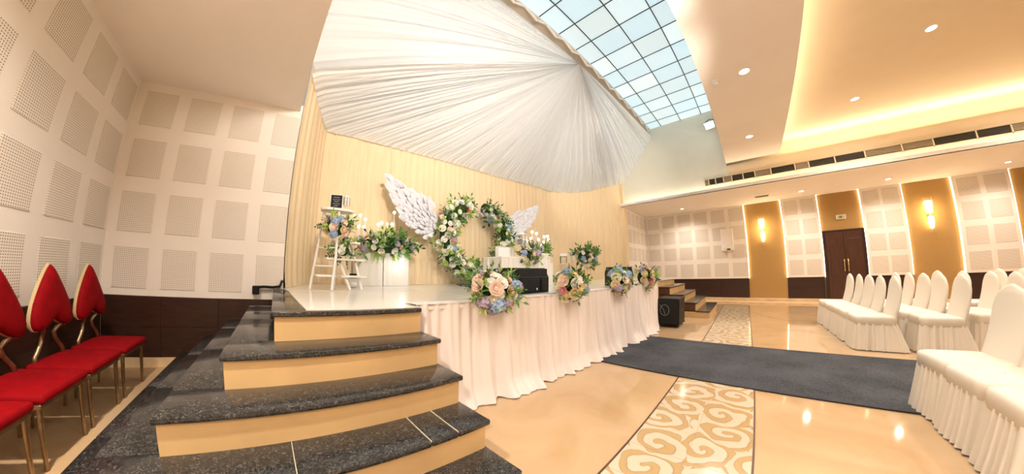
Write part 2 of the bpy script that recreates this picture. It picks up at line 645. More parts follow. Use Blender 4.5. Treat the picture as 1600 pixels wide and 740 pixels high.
# wainscot: joined dark boards
for nm, lab, pts in (('trim_1', 'dark wood wainscot on the wall beside the stage', 'b'), ('trim_2', 'dark wood wainscot behind the red heart backed chairs', 'l')):
    if pts == 'b':
        t = struct(nm, MB().box(XL + .03, YB - .024, 0.11, 0.0, YB - .002, 0.785), 'dark_wood', lab, 'wainscot')
        for i in range(3):
            x0 = XL + .03 + i * .64
            for k in range(2):
                MB().rbox(x0 + .002, YB - .03, 0.112 + k * .336, min(x0 + .638, 0.0), YB - .022, 0.112 + (k + 1) * .336 - .003, 0.002, 1).build('board', 'dark_wood', t)
        struct('baseboard_back', MB().box(XL, YB - .03, 0, -0.9, YB, 0.11), 'stone_cream', 'cream stone skirting at the foot of the dark wainscot', 'skirting')
    else:
        t = struct(nm, MB().box(XL + .002, YE, 0.11, XL + .024, YB - .03, 0.785), 'dark_wood', lab, 'wainscot')
        for i in range(9):
            y1 = YB - .035 - i * .8
            for k in range(2):
                MB().rbox(XL + .022, y1 - .798, 0.112 + k * .336, XL + .03, y1 - .002, 0.112 + (k + 1) * .336 - .003, 0.002, 1).build('board', 'dark_wood', t)
        struct('baseboard_left', MB().box(XL, YE, 0, XL + .03, YB - .03, 0.11), 'stone_cream', 'cream stone skirting behind the red chairs', 'skirting')

# --- ceilings
c1 = struct('ceiling_low', MB().box(XL, YE, ZL, XV, YB, ZL + .12), 'ceiling_paint', 'low plain ceiling above the red chairs', 'ceiling')
MB().box(XV - .1, YE, ZL + .12, XV, 4.95, ZG + .3).build('bulkhead', 'ceiling_paint', c1)
MB().box(XV - .1, YB + .05, 0.0, XV, 4.95, ZL + .12).build('stage_side_wall', 'wall_paint', c1)

c2 = struct('ceiling_beam', MB().box(XV, -1.31, ZBX, 10.28, 0.12, ZBX + .08), 'ceiling_paint', 'peach dropped ceiling beam with two round downlights', 'ceiling')
MB().box(XV, 0.04, ZBX + .08, 10.28, 0.12, ZG + .3).build('beam_face', 'ceiling_paint', c2)
MB().box(XV, -1.0, ZBX + .08, 10.28, -0.95, ZRC).build('trough_back', 'recess_paint', c2)
MB().box(XV, -1.31, ZBX + .08, 10.28, -1.29, ZBX + .11).build('trough_lip', 'ceiling_paint', c2)
c3 = struct('ceiling_recess', MB().box(XV, YE, ZRC, 11.0, -0.95, ZRC + .1), 'recess_paint', 'golden lit recessed ceiling above the white chairs', 'ceiling')
MB().box(XV - .02, YE, ZL + .12, XV + .02, -1.31, ZRC).build('recess_side', 'recess_paint', c3)
MB().box(11.0, YE, ZS, 11.05, 0.12, ZRC + .1).build('recess_end', 'recess_paint', c3)

# sky-lit grid ceiling over the stage front: translucent tiles in dark bars
c4 = struct('ceiling_grid', MB().box(XV, 0.0, ZG + .06, XS + .2, 5.2, ZG + .3), 'wall_paint', 'grid ceiling of glowing pale blue tiles above the stage', 'ceiling')
gx = [XV] + [0.335 + 0.685 * k for k in range(15)] + [XS]
gy = [0.12, 0.52, 1.19, 1.865, 2.28, 2.48, 3.28, 4.10, 4.92]
tile_cache = {}
for i in range(len(gx) - 1):
    for j in range(len(gy) - 1):
        if j == 4:
            continue
        sx, sy = round(gx[i + 1] - gx[i] - .018, 4), round(gy[j + 1] - gy[j] - .018, 4)
        if sx < 0.05:
            continue
        if (sx, sy) not in tile_cache:
            me = MB().rbox(-sx / 2, -sy / 2, 0, sx / 2, sy / 2, 0.012, 0.003, 1).mesh('ceiling_tile')
            me.materials.append(MATS['sky_tile'])
            tile_cache[(sx, sy)] = me
        inst('ceiling_tile', tile_cache[(sx, sy)], c4, ((gx[i] + gx[i + 1]) / 2, (gy[j] + gy[j + 1]) / 2, ZG + .006))
MB().box(XV, 2.28, ZG - .03, XS, 2.48, ZG + .06).build('edge_beam', 'edge_tan', c4)
for x in gx[1:-1]:
    MB().box(x - .011, gy[0], ZG - .004, x + .011, gy[-1], ZG + .02).build('grid_bar', 'grid_bar', c4)
for y in gy[1:-1]:
    MB().box(XV, y - .011, ZG - .005, XS, y + .011, ZG + .02).build('grid_bar', 'grid_bar', c4)

# --- side gallery: soffit, beam with the air grille, far wall
ws = struct('wall_beam', MB().box(XS, YE, ZS, XS + .06, 0.12, 4.28), 'recess_paint', 'cream beam face carrying the long air grille', 'wall')
MB().box(XS, 0.12, ZS, XS + .2, 5.0, ZG + .3).build('upper_wall', 'hall_paint', ws)
MB().box(XS + .06, YE, 4.2, 11.0, 0.12, 4.28).build('trough_floor', 'recess_paint', ws)
MB().box(10.17, YE, ZS, 10.21, YB, 3.59).build('cove_lip', 'ceiling_paint', ws)
cs = struct('ceiling_soffit', MB().box(10.17, YE, ZS - .005, XR, YB, ZS + .02), 'ceiling_paint', 'low peach soffit above the far wall and doors', 'ceiling')
wsd = struct('wall_side', MB().box(XS, YB - .05, 0, XR, YB + .15, ZS), 'wall_paint', 'short white panelled wall right of the stage', 'wall')
pm3 = patch_mesh(0.42, 0.50)
RR = (2.905, 2.23, 1.555, 0.88)
for i in range(5):
    for z in RR:
        inst('perforated_patch', pm3, wsd, (12.92 - i * 0.525, YB - .052, z))
MB().rbox(XS - .10, YB - .06, HS, XS + .13, YB + .15, 4.5, .01, 1).build('post', 'drape_cloth', wsd)

wr = struct('wall_right', MB().box(XR, YE, 0, XR + .2, YB + .2, ZS + .1), 'wall_paint', 'far wall with gold fabric bays, white panels and brown doors', 'wall')
pm4 = patch_mesh(0.49, 0.50)
pm5 = patch_mesh(0.40, 0.50)
white_bays = [(3.60, -0.18), (-1.39, -2.46), (-3.64, -4.69), (-5.88, -7.18)]
gold_bays = [(-0.18, -1.39, 0.05), (-2.46, -3.64, 2.27), (-4.69, -5.88, 0.05), (-7.18, -8.6, 0.05)]
for k, (a, b) in enumerate(white_bays):
    p = MB().rbox(XR - .09, b, 0.80, XR, a, ZS - .006, 0.004, 1).build('white_panel', 'panel_white', wr)
    if k == 0:
        cols = [(3.30 - i * 0.640, pm4) for i in range(6)]
    elif k == 3:
        cols = [(a - .34, pm4), (b + .34, pm4)]
    else:
        cols = [(a - .28, pm5), (b + .28, pm5)]
    for y, me in cols:
        for z in RR:
            inst('perforated_patch', me, p, (XR - .0905, y, z), (0, 0, R(90)))
    for y in ((b,) if k == 0 else (a, b)):
        s = 1 if y == a else -1
        MB().box(XR - .088, y, 0.80, XR - .012, y + s * 0.014, ZS - .01).build('led_strip', 'led_strip', p)
    w_ = MB().box(XR - .05, b, 0.10, XR, a, 0.80).build('wainscot', 'dark_wood', wr)
    n = max(1, round((a - b) / .9))
    for i in range(n):
        for q in range(2):
            y1 = a - (a - b) / n * i
            MB().rbox(XR - .057, y1 - (a - b) / n + .003, .102 + q * .35, XR - .048, y1 - .003, .10 + (q + 1) * .35 - .003, .002, 1).build('board', 'dark_wood', w_)
for (a, b, z0) in gold_bays:
    p = MB().box(XR - .03, b, z0, XR, a, ZS - .006).build('gold_panel', 'gold_fabric', wr)
    hh = (ZS - .01 - z0)
    m = 1 if z0 > 1 else 4
    for q in range(m):
        MB().rbox(XR - .036, b + .004, z0 + hh / m * q + .002, XR - .028, a - .004, z0 + hh / m * (q + 1) - .002, .002, 1).build('fabric_board', 'gold_fabric', p)
# plinth: two low cream kerbs
struct('baseboard_right', MB().box(12.05, YE, 0, XR, YB - .05, 0.035), 'stone_cream', 'low cream stone kerb along the far wall', 'kerb')
t = struct('trim_3', MB().box(12.75, YE, 0.035, XR, YB - .05, 0.10), 'stone_cream', 'cream stone plinth under the far wall panels', 'plinth')
for i in range(13):
    y1 = YB - .06 - i * .96
    MB().rbox(12.742, y1 - .955, .038, 12.752, y1, .098, .002, 1).build('stone', 'stone_cream', t)

# double door
dr = struct('door_1', MB().box(XR - .10, -3.62, 0.1, XR - .02, -2.48, 2.27), 'dark_wood', 'brown panelled double door with brass pull handles', 'door')
for s in (0, 1):
    y1 = -2.56 - s * .485
    lf = MB().rbox(XR - .125, y1 - .48, .105, XR - .09, y1, 2.20, .004, 1).build('door_leaf', 'door_wood', dr)
    for (za, zb) in ((.20, .72), (.80, 1.98)):
        fr_ = MB()
        fr_.rbox(XR - .132, y1 - .40, za, XR - .122, y1 - .08, zb, .006, 2)
        fr_.build('raised_panel', 'door_wood', lf)
    yh = y1 - .43 if s == 0 else y1 - .05
    hd = MB().tube([(XR - .13, yh, .95), (XR - .17, yh, .97), (XR - .175, yh, 1.15), (XR - .17, yh, 1.33), (XR - .13, yh, 1.35)], .013, 8)
    hd.build('handle', 'brass', lf, smooth=True)
sg = thing('exit_sign', 'small white sign box above the brown double door', 'sign', (XR - .036, -3.07, 2.60))
MB().rbox(-.05, -.13, 0, 0, .13, .14, .006, 1).build('box', 'white_plastic', sg)
MB().rbox(-.053, -.115, .015, -.049, .115, .125, .001, 1).build('face', 'vent_light', sg)
MB().box(-.0545, -.02, .04, -.0528, .06, .10).build('arrow_mark', 'leaf_green', sg)

# other sides of the hall (out of view, they close the room)
struct('wall_end', MB().box(XL, YE - .2, 0, XR, YE, 5.0), 'wall_paint', 'plain cream end wall behind the chair rows', 'wall')
struct('wall_stage', MB().box(XV, 4.95, 0, XS, 5.15, ZG + .3), 'wall_paint', 'plain wall behind the stage curtain', 'wall')

# ================================================================== STAGE
st = thing('stage', 'low stage with white sheet floor behind a pleated skirt', 'stage', (0, 1.84, 0))
YF = lambda x: 1.90 - 0.054 * (x - 1.0)       # front edge of the skirted stage
poly = [(0.0, 1.86), (1.02, 1.86), (1.02, 1.93), (6.5, YF(6.5) + .03), (6.55, 2.05), (XS - .002, 2.05), (XS - .002, 4.94), (0.075, 4.94), (0.075, YB - .002), (0.0, YB - .002)]
MB().prism(poly, 0.0, HS - .03).build('platform', 'stage_body', st, world=True)
sheet = [(0.20, 1.86), (1.02, 1.84), (1.02, 1.88), (6.5, YF(6.5)), (6.55, 2.0), (XS - .002, 2.0), (XS - .002, 4.94), (0.10, 4.94), (0.10, YB), (0.15, 3.3), (0.17, 2.6)]
MB().prism(sheet, HS - .03, HS + .004).build('floor_sheet', 'stage_sheet', st, world=True)
for pts in ([(1.9, 2.15), (2.05, 4.9)], [(4.5, 1.9), (4.6, 4.9)], [(0.2, 3.35), (6.4, 3.2)]):
    a, b = Vector((*pts[0], 0)), Vector((*pts[1], 0))
    n_ = (b - a).normalized().cross(Vector((0, 0, 1))) * .004
    MB().prism([(a + n_).xy, (b + n_).xy, (b - n_).xy, (a - n_).xy], HS + .004, HS + .0048).build('sheet_seam', 'vent_frame', st, world=True)

# granite steps wrapping the near corner: treads and risers each a part
lv = [  # (z top, front y, left x)
    (0.92, 1.82, 0.00), (0.736, 1.575, -0.26), (0.552, 1.325, -0.51), (0.368, 1.07, -0.77), (0.184, 0.82, -1.03)]
XSR = 1.02
sp = thing('stage_steps', 'black granite corner steps with yellow risers leading up to the stage', 'steps', (0.1, 1.0, 0))


def round_front(x0, x1, y0, y1, r=.018):
    return [(x0, y1), (x0, y0), (x1, y0), (x1, y1)]


for k, (z, yf, xl) in enumerate(lv):
    nxt_y = lv[k - 1][1] + .03 if k else 2.10
    nxt_x = lv[k - 1][2] + .03 if k else 0.21
    th = .032
    # front tread (slabs with joints), left tread
    cuts = {1: [xl - .018, XSR + .02], 2: [xl - .018, XSR + .02], 3: [xl - .018, 0.05, 0.66, 0.82, XSR + .02], 4: [xl - .018, -.2, .38, XSR + .02]}.get(k, [])
    if k == 0:
        segs = [(xl - .018, XSR + .005)]
        y_back = 1.875
    else:
        segs = list(zip(cuts[:-1], cuts[1:]))
        y_back = nxt_y
    for (a, b) in segs:
        MB().rbox(a + .0008, yf - .02, z - th, b - .0008, y_back, z, .009, 2).build('tread', 'granite', sp, world=True, smooth='auto')
    if k > 1:
        for c in cuts[1:-1]:
            MB().box(c - .0014, yf - .012, z - .01, c + .0014, y_back, z + .0006).build('grout', 'vent_light', sp, world=True)
    # left flank slabs
    ys = [y_back, y_back + .75, y_back + 1.5, YB - .032]
    ys = [y for y in ys if y < YB - .04] + [YB - .032]
    for a, b in zip(ys[:-1], ys[1:]):
        MB().rbox(xl - .018, a + .0008, z - th, nxt_x, b - .0008, z, .009, 2).build('tread', 'granite', sp, world=True, smooth='auto')
    zb = lv[k + 1][0] if k + 1 < len(lv) else 0.0
    MB().box(xl, yf, zb, XSR, yf + .03, z - th).build('riser', 'riser_stone', sp, world=True)
    MB().box(xl, yf + .03, zb, xl + .03, YB - .032, z - th).build('riser', 'riser_stone', sp, world=True)
    MB().box(XSR - .03, yf + .03, zb if k else .736, XSR, 1.86, z - th).build('side_panel', 'riser_stone', sp, world=True)

# steps at the far end
rs = thing('side_steps', 'dark wood topped steps with cream risers at the far end of the stage', 'steps', (8.2, 0.74, 0))
rl = [(0.17, 0.76), (0.365, 1.06), (0.555, 1.37), (0.745, 1.69), (0.91, 2.02)]
for k, (z, y) in enumerate(rl):
    yn = rl[k + 1][1] if k < 4 else 2.30
    zb = rl[k - 1][0] if k else 0.0
    if k < 4:
        MB().rbox(8.18, y - .02, z - .03, 10.44, yn + .02, z, .006, 1).build('tread', 'granite', rs, world=True)
    MB().box(8.2, y, zb, 10.42, y + .02, z - .03 if k < 4 else z - .04).build('riser', 'riser_stone', rs, world=True)
    if k < 4:
        MB().box(8.2, y + .02, zb, 8.22, 2.02, z - .03).build('side_panel', 'step_side' if k else 'riser_stone', rs, world=True)

MB().box(6.56, 1.995, 0, 8.2, 2.018, HS - .03).build('front_panel', 'riser_stone', st, world=True)

# --- pleated skirt along the stage front
sk = thing('stage_skirt', 'long white pleated cloth skirt hanging from the stage edge to the floor', 'skirt', (3.7, 1.7, 0))
wA, wB, wC = wobble(3, 5, 44, 66), wobble(4, 5, 18, 32), wobble(5, 5, 4, 9)
path = []
L1 = 6.5 - 1.02


def skirt_path(u):
    s = u * (L1 + .55)
    if s < L1:
        x = 1.02 + s
        return Vector((x, YF(x), 0)), Vector((0.0, -1, 0)), s
    t = (s - L1) / .55
    ang = min(1.0, t * 2.2) * PI / 2
    x = 6.5 + .08 * math.sin(ang)
    y = YF(6.5) + .08 * (1 - math.cos(ang)) + max(0, t - .45) * .75
    return Vector((x, y, 0)), Vector((math.sin(ang), -math.cos(ang), 0)), s


def skirt(u, v):
    p, n, s = skirt_path(u)
    d = v                                   # 0 top, 1 floor
    am = .014 + .038 * d ** .7
    flare = .02 + .10 * d ** 2 + .10 * max(0, d - .86) / .14 * (1 + .8 * wC(s)) * .5
    fade = 1 - .85 * max(0.0, min(1.0, (s - (L1 - .6)) / .6))
    flare *= fade
    off = flare + am * (.4 + .6 * fade) * (wA(s) * (.75 - .45 * d) + wB(s) * .85 * (.4 + d))
    shift = .05 * d * d * wC(s * .7 + 2)
    z = (HS + .012) * (1 - d) + .006 + .012 * abs(wB(s)) * (1 if d > .97 else 0)
    q = p + n * off + Vector((shift, 0, 0))
    return (q.x, q.y, max(z, .006))


MB().grid(skirt, 900, 22).build('pleated_cloth', 'skirt_cloth', sk, smooth=True, world=True)
MB().grid(lambda u, v: (lambda p, n: tuple(p + n * (.03 - .22 * v) + Vector((0, 0, HS + .012 + .004 * (1 - v)))))(*skirt_path(u)[:2]), 120, 3).build('top_band', 'skirt_cloth', sk, smooth=True, world=True)

# --- curtains behind the stage
def drape(name, label, a, b, z0, z1a, z1b, freq, amp, seed, nsplit):
    a, b = Vector((a[0], a[1], 0)), Vector((b[0], b[1], 0))
    L = (b - a).length
    d = (b - a).normalized()
    n = d.cross(Vector((0, 0, 1)))            # towards the audience
    o = thing(name, label, 'curtain', tuple(a + Vector((0, 0, z0))))
    w1, w2 = wobble(seed, 6, freq * .7, freq * 1.3), wobble(seed + 50, 4, freq * .2, freq * .4)
    for k in range(nsplit):
        s0, s1 = L * k / nsplit + (.004 if k else 0), L * (k + 1) / nsplit

        def fn(u, v, s0=s0, s1=s1):
            s = s0 + (s1 - s0) * u
            z = z0 + ((z1a + (z1b - z1a) * s / L) - z0) * v
            off = amp * (w1(s) * .7 + w2(s) * (.5 + .3 * math.sin(v * 3 + s)))
            if v < .02:
                off += .02
            p = a + d * s + n * off
            return (p.x, p.y, z)
        MB().grid(fn, int(110 * L / nsplit) + 8, 14).build('curtain_panel', 'drape_cloth', o, smooth=True, world=True)
    return o


drape('backdrop_curtain', 'wide cream pleated curtain behind the winged flower ring', (0.62, 4.86), (7.32, 4.86), HS + .006, 3.80, 3.86, 46, .012, 11, 5)
drape('side_curtain', 'narrow cream curtain at the left side of the stage, behind the ladder shelf', (0.11, YB + .01), (0.62, 4.86), HS + .006, 4.15, 3.80, 30, .015, 23, 2)
drape('side_curtain', 'angled golden cream curtain at the right side of the stage', (7.32, 4.86), (XS - .02, YB + .03), HS + .006, 3.86, 4.65, 26, .006, 31, 3)

# --- cloth canopy fanning out from one gathered point
G = Vector((5.37, 2.38, 6.0))
cn = thing('ceiling_drape', 'white cloth canopy gathered to one point and fanned out above the stage', 'drape', (5.32, 2.28, 6.02))


def polyline(pts):
    pts = [Vector(p) for p in pts]
    L = [0]
    for a, b in zip(pts[:-1], pts[1:]):
        L.append(L[-1] + (b - a).length)

    def f(t):
        s = t * L[-1]
        for i in range(len(pts) - 1):
            if s <= L[i + 1] or i == len(pts) - 2:
                return pts[i].lerp(pts[i + 1], (s - L[i]) / (L[i + 1] - L[i]))
    return f, L[-1]


def cloth(name, pts, seed, nfold, sag, amp, cols, flip=0.0):
    f, L = polyline(pts)
    wa = wobble(seed, 7, nfold * 2 * PI * .6, nfold * 2 * PI * 1.4)
    wb_ = wobble(seed + 9, 5, nfold * 2 * PI * .15, nfold * 2 * PI * .35)
    wh = wobble(seed + 17, 5, 10, 26)

    def fn(u, v):
        B = f(u)
        s = v
        d = (B - G)
        nrm = Vector((0, -.66, -.75))
        p = G + d * s
        e = math.sin(PI * min(1, s * 1.02)) ** .8
        p += Vector((0, -.25, -1)) * sag * e * (1 + .35 * wb_(u))
        fold = amp * (.14 + 1.0 * s ** .7) * (1 - .75 * s ** 3)
        cr = wa(u) * .6 + wb_(u + .06 * s) * .7
        p += nrm * fold * (1 - 2 * abs(cr)) * (.6 + .4 * wh(u * .5))
        if s > .985:
            p += Vector((0, 0, -.025)) * (1 + wh(u)) * flip
        return tuple(p)
    return MB().grid(fn, cols, 44).build(name, 'canopy_cloth', cn, smooth=True, world=True)


cloth('upper_cloth', [(.09, 2.40, 6.0), (.09, 2.98, 5.05), (.09, 3.60, 4.10), (.30, 4.05, 3.98)], 61, 14, .05, .09, 560)
cloth('lower_cloth', [(.10, 3.60, 3.98), (.36, 4.25, 3.80), (.62, 4.80, 3.66), (2.5, 4.82, 3.65), (5.0, 4.82, 3.67), (7.33, 4.80, 3.71), (8.3, 4.44, 3.84), (9.4, 4.05, 4.12), (10.36, 3.68, 4.44)], 71, 56, .13, .16, 1400, 1.0)
cloth('side_cloth', [(10.36, 3.68, 4.42), (10.40, 3.30, 4.66), (10.42, 2.80, 5.26), (10.42, 2.28, 5.92)], 83, 9, .04, .14, 300, 1.0)

# lattice truss the canopy hangs from
tr = thing('lattice_truss', 'white lattice beam along the edge of the glowing grid ceiling', 'truss', (5.2, 2.40, 6.0))
for zz in (6.165,):
    MB().box(XV + .02, 2.255, zz - .012, XS - .02, 2.285, zz + .012).build('chord', 'white_wood', tr, world=True)
nb = 32
for i in range(nb):
    x0 = XV + .05 + i * (XS - XV - .1) / nb
    x1 = XV + .05 + (i + 1) * (XS - XV - .1) / nb
    za, zb = (6.02, 6.16) if i % 2 else (6.16, 6.02)
    MB().tube([(x0, 2.27, za), (x1, 2.27, zb)], .026, 6).build('brace', 'white_wood', tr, world=True)

# ================================================================== LAMPS
def downlight(loc, label, power=None, r=.075):
    o = thing('downlight', label, 'ceiling light', loc, group='round recessed downlights')
    MB().lathe([(r + .018, 0), (r + .018, -.006), (r, -.010), (r, 0)], n=24).build('rim', 'white_plastic', o, smooth='auto')
    MB().lathe([(r - .002, -.001), (r - .002, -.007)], n=24).build('lens', 'lamp_lens', o)
    l = bpy.data.lights.new('downlight_lamp', 'SPOT')
    l.energy = power or P_DOWN
    l.color = WARM2
    l.spot_size = R(150)
    l.spot_blend = 1.0
    l.shadow_soft_size = .07
    lo = bpy.data.objects.new('downlight_lamp', l)
    COL.objects.link(lo)
    lo.location = (loc[0], loc[1], loc[2] - .03)
    return o


downlight((5.42, -.54, ZBX), 'round downlight in the peach beam, the nearer one in view')
downlight((8.45, -.54, ZBX), 'round downlight in the peach beam, the farther one near the grille')
downlight((2.4, -.54, ZBX), 'added fill downlight in the peach beam overhead, outside the picture')  # extra lamp out of view, added for overall light
downlight((6.85, -3.50, ZRC), 'large round downlight in the golden recess, nearest the top edge')
downlight((8.98, -2.87, ZRC), 'round downlight in the golden recess, closer to the air grille')
for (x, y, lab) in ((3.4, -3.5, 'near the viewpoint'), (3.4, -6.2, 'at the far near corner'), (6.85, -6.2, 'in the middle of the far row'), (8.98, -6.2, 'at the end of the far row')):  # unseen rows, added to raise the light in the hall
    downlight((x, y, ZRC), 'added fill downlight in the golden recess outside the picture, ' + lab)
downlight((12.05, -1.91, ZS - .005), 'small downlight in the low soffit left of the doors', 150, .06)
downlight((12.10, -4.10, ZS - .005), 'small downlight in the low soffit right of the doors', 150, .06)
downlight((12.15, -6.70, ZS - .005), 'small downlight in the low soffit near the right edge', 150, .06)
downlight((12.15, 1.88, ZS - .005), 'small downlight in the low soffit above the white perforated wall', 150, .05)
for y, lab in ((0.7, 'right above'), (-1.4, 'just behind'), (-3.6, 'far behind')):  # added out of view to brighten the left wall and ceiling
    downlight((-0.95, y, ZL), 'added fill downlight in the low ceiling %s the viewpoint' % lab, 400)

# flood lamps: one on the upper wall, the rest added to brighten the canopy
def flood(loc, target, label, power, color, name='flood_light', spot=100):
    o = thing(name, label, 'flood light', loc)
    d = (Vector(target) - Vector(loc)).normalized()
    q = d.to_track_quat('Y', 'Z')
    o.rotation_euler = q.to_euler()
    MB().rbox(-.10, -.05, -.075, .10, .02, .075, .008, 1).build('housing', 'white_plastic', o)
    MB().rbox(-.088, .018, -.062, .088, .026, .062, .004, 1).build('glass', 'flood_glow', o)
    MB().tube([(-.115, -.01, 0), (-.115, -.09, .06), (0, -.13, .10), (.115, -.09, .06), (.115, -.01, 0)], .008, 6).build('bracket', 'black_matte', o)
    l = bpy.data.lights.new('flood_lamp', 'SPOT')
    l.energy = power
    l.color = color
    l.spot_size = R(spot)
    l.spot_blend = 0.9
    l.shadow_soft_size = .12
    lo = bpy.data.objects.new('flood_lamp', l)
    COL.objects.link(lo)
    lo.location = Vector(loc) + d * .05
    lo.rotation_euler = d.to_track_quat('-Z', 'Y').to_euler()
    return o


P_FLOOD = 330.0
fx = flood((10.20, 0.34, 5.62), (5.0, 1.6, 2.4), 'bright white flood light on the upper wall beside the grid ceiling', P_FLOOD * .35, (0.80, 0.92, 1.0))
fx.scale = (1.5, 1.5, 1.5)
for k, (x, y, tg) in enumerate(((0.6, -0.5, (1.6, 4.4, 3.9)), (2.3, -0.8, (5.0, 4.5, 4.0)), (2.6, -1.1, (9.2, 4.0, 4.5)))):  # unseen fill spots, added to light the canopy and backdrop
    fl_ = flood((x, y, 3.45), tg, 'added fill spotlight hung under the beam, %s' % ('above the steps', 'second from the steps', 'farthest from the steps')[k], P_FLOOD * (1.45, 1.35, 2.0)[k], WARM2, spot=(100, 100, 42)[k])

    bpy.context.view_layer.update()
    MB().tube([(x, y - .08, 3.52), (x, y - .08, ZBX)], .012, 6).build('drop_rod', 'black_matte', fl_, world=True)

# wall sconces
def sconce(y, label):
    o = thing('wall_sconce', label, 'wall lamp', (XR - .036, y, 2.45), group='brass wall sconces')
    MB().rbox(-.03, -.03, -.10, 0, .03, .14, .008, 1).build('back_plate', 'brass', o)
    MB().lathe([(.03, -.04), (.042, -.02), (.042, .02), (.03, .05)], (-.085, 0, .02), 16).build('holder', 'brass', o, smooth='auto')
    MB().lathe([(.035, .05), (.06, .10), (.085, .32), (.088, .38), (.08, .40)], (-.085, 0, .02), 14).build('upper_shade', 'sconce_glass', o, smooth='auto')
    MB().lathe([(.02, -.40), (.045, -.36), (.065, -.22), (.06, -.08), (.04, -.04)], (-.085, 0, .02), 14).build('lower_shade', 'sconce_glass', o, smooth='auto')
    MB().lathe([(.004, -.47), (.018, -.44), (.018, -.40)], (-.085, 0, .02), 10).build('finial', 'brass', o)
    for s in (-1, 1):
        MB().tube([(-.085, s * .05, .02), (-.085, s * .095, .12), (-.085, s * .10, .45), (-.085, s * .085, .52)], .006, 5).build('rod', 'brass', o)
    l = bpy.data.lights.new('sconce_lamp', 'POINT')
    l.energy = 10
    l.color = (1, .78, .48)
    l.shadow_soft_size = .10
    lo = bpy.data.objects.new('sconce_lamp', l)
    COL.objects.link(lo)
    lo.location = (XR - .30, y, 2.55)
    return o


sconce(-0.72, 'lit brass sconce on the gold bay left of the doors')
sconce(-5.24, 'lit brass sconce on the gold bay right of the doors')

# long air grille in the beam
ag = thing('air_grille', 'long slatted air grille in sections along the beam', 'air vent', (XS, -4.0, 3.76))
secs = [(.82, .70, 1), (.70, .50, 0), (.50, .27, 0), (.27, .03, 1), (.03, -.28, 0), (-.28, -.60, 0), (-.60, -1.02, 1), (-1.02, -1.62, 0), (-1.62, -1.95, 1), (-1.95, -2.55, 0), (-2.55, -3.20, 0), (-3.20, -3.95, 1), (-3.95, -4.55, 1), (-4.55, -5.35, 0), (-5.35, -6.0, 0), (-6.0, -6.8, 1), (-6.8, -7.6, 0), (-7.6, -8.4, 0)]
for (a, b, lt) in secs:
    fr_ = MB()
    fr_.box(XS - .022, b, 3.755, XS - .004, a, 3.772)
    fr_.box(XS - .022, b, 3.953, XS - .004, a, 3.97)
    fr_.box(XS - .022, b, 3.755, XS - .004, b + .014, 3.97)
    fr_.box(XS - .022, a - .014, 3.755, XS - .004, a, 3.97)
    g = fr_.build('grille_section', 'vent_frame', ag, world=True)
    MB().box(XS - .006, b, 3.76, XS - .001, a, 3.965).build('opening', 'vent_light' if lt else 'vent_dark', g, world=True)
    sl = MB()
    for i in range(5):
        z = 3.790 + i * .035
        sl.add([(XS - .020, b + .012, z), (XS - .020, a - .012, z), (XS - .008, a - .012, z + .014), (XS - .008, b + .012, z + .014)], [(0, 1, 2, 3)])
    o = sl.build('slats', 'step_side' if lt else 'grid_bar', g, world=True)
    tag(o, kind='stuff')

sv = thing('ceiling_vent', 'small grey vent in the low soffit above the gold bay', 'air vent', (11.93, -.77, ZS - .005))
MB().rbox(-.10, -.21, -.012, .10, .21, 0, .003, 1).build('frame', 'vent_frame', sv)
for i in range(5):
    MB().box(-.085 + i * .036, -.19, -.016, -.063 + i * .036, .19, -.012).build('slat', 'vent_dark', sv)
sd = thing('smoke_detector', 'round white smoke detector under the peach beam', 'smoke detector', (5.43, -.09, ZBX))
MB().lathe([(.07, 0), (.07, -.02), (.055, -.03), (.05, -.06), (.02, -.075)], n=20).build('body', 'white_plastic', sd, smooth='auto')
MB().lathe([(.056, -.031), (.058, -.038), (.052, -.042)], n=20).build('ring', 'vent_frame', sd)

# white loudspeaker box fixed on the perforated wall
eb = thing('wall_speaker', 'white box speaker mounted on the white perforated wall', 'speaker', (XR - .09, .48, 1.83))
MB().rbox(-.17, -.21, 0, 0, .21, .82, .012, 2).build('cabinet', 'white_plastic', eb)
MB().rbox(-.178, -.19, .09, -.168, .19, .80, .005, 1).build('front_grille', 'panel_white', eb)
MB().rbox(-.18, -.09, .02, -.168, .03, .07, .004, 1).build('badge', 'black_plastic', eb)

# ================================================================== CARPET
cp = thing('carpet_runner', 'dark grey carpet runner crossing the floor from the stage to the chairs', 'carpet', (4.5, -2, 0))
MB().rbox(3.57, -8.6, .0035, 5.48, 1.80, .011, .003, 1).build('pile', 'carpet', cp, world=True)
for x in (3.575, 5.475):
    MB().rbox(x - .012, -8.6, .0035, x + .012, 1.80, .0125, .003, 1).build('binding', 'black_matte', cp, world=True)

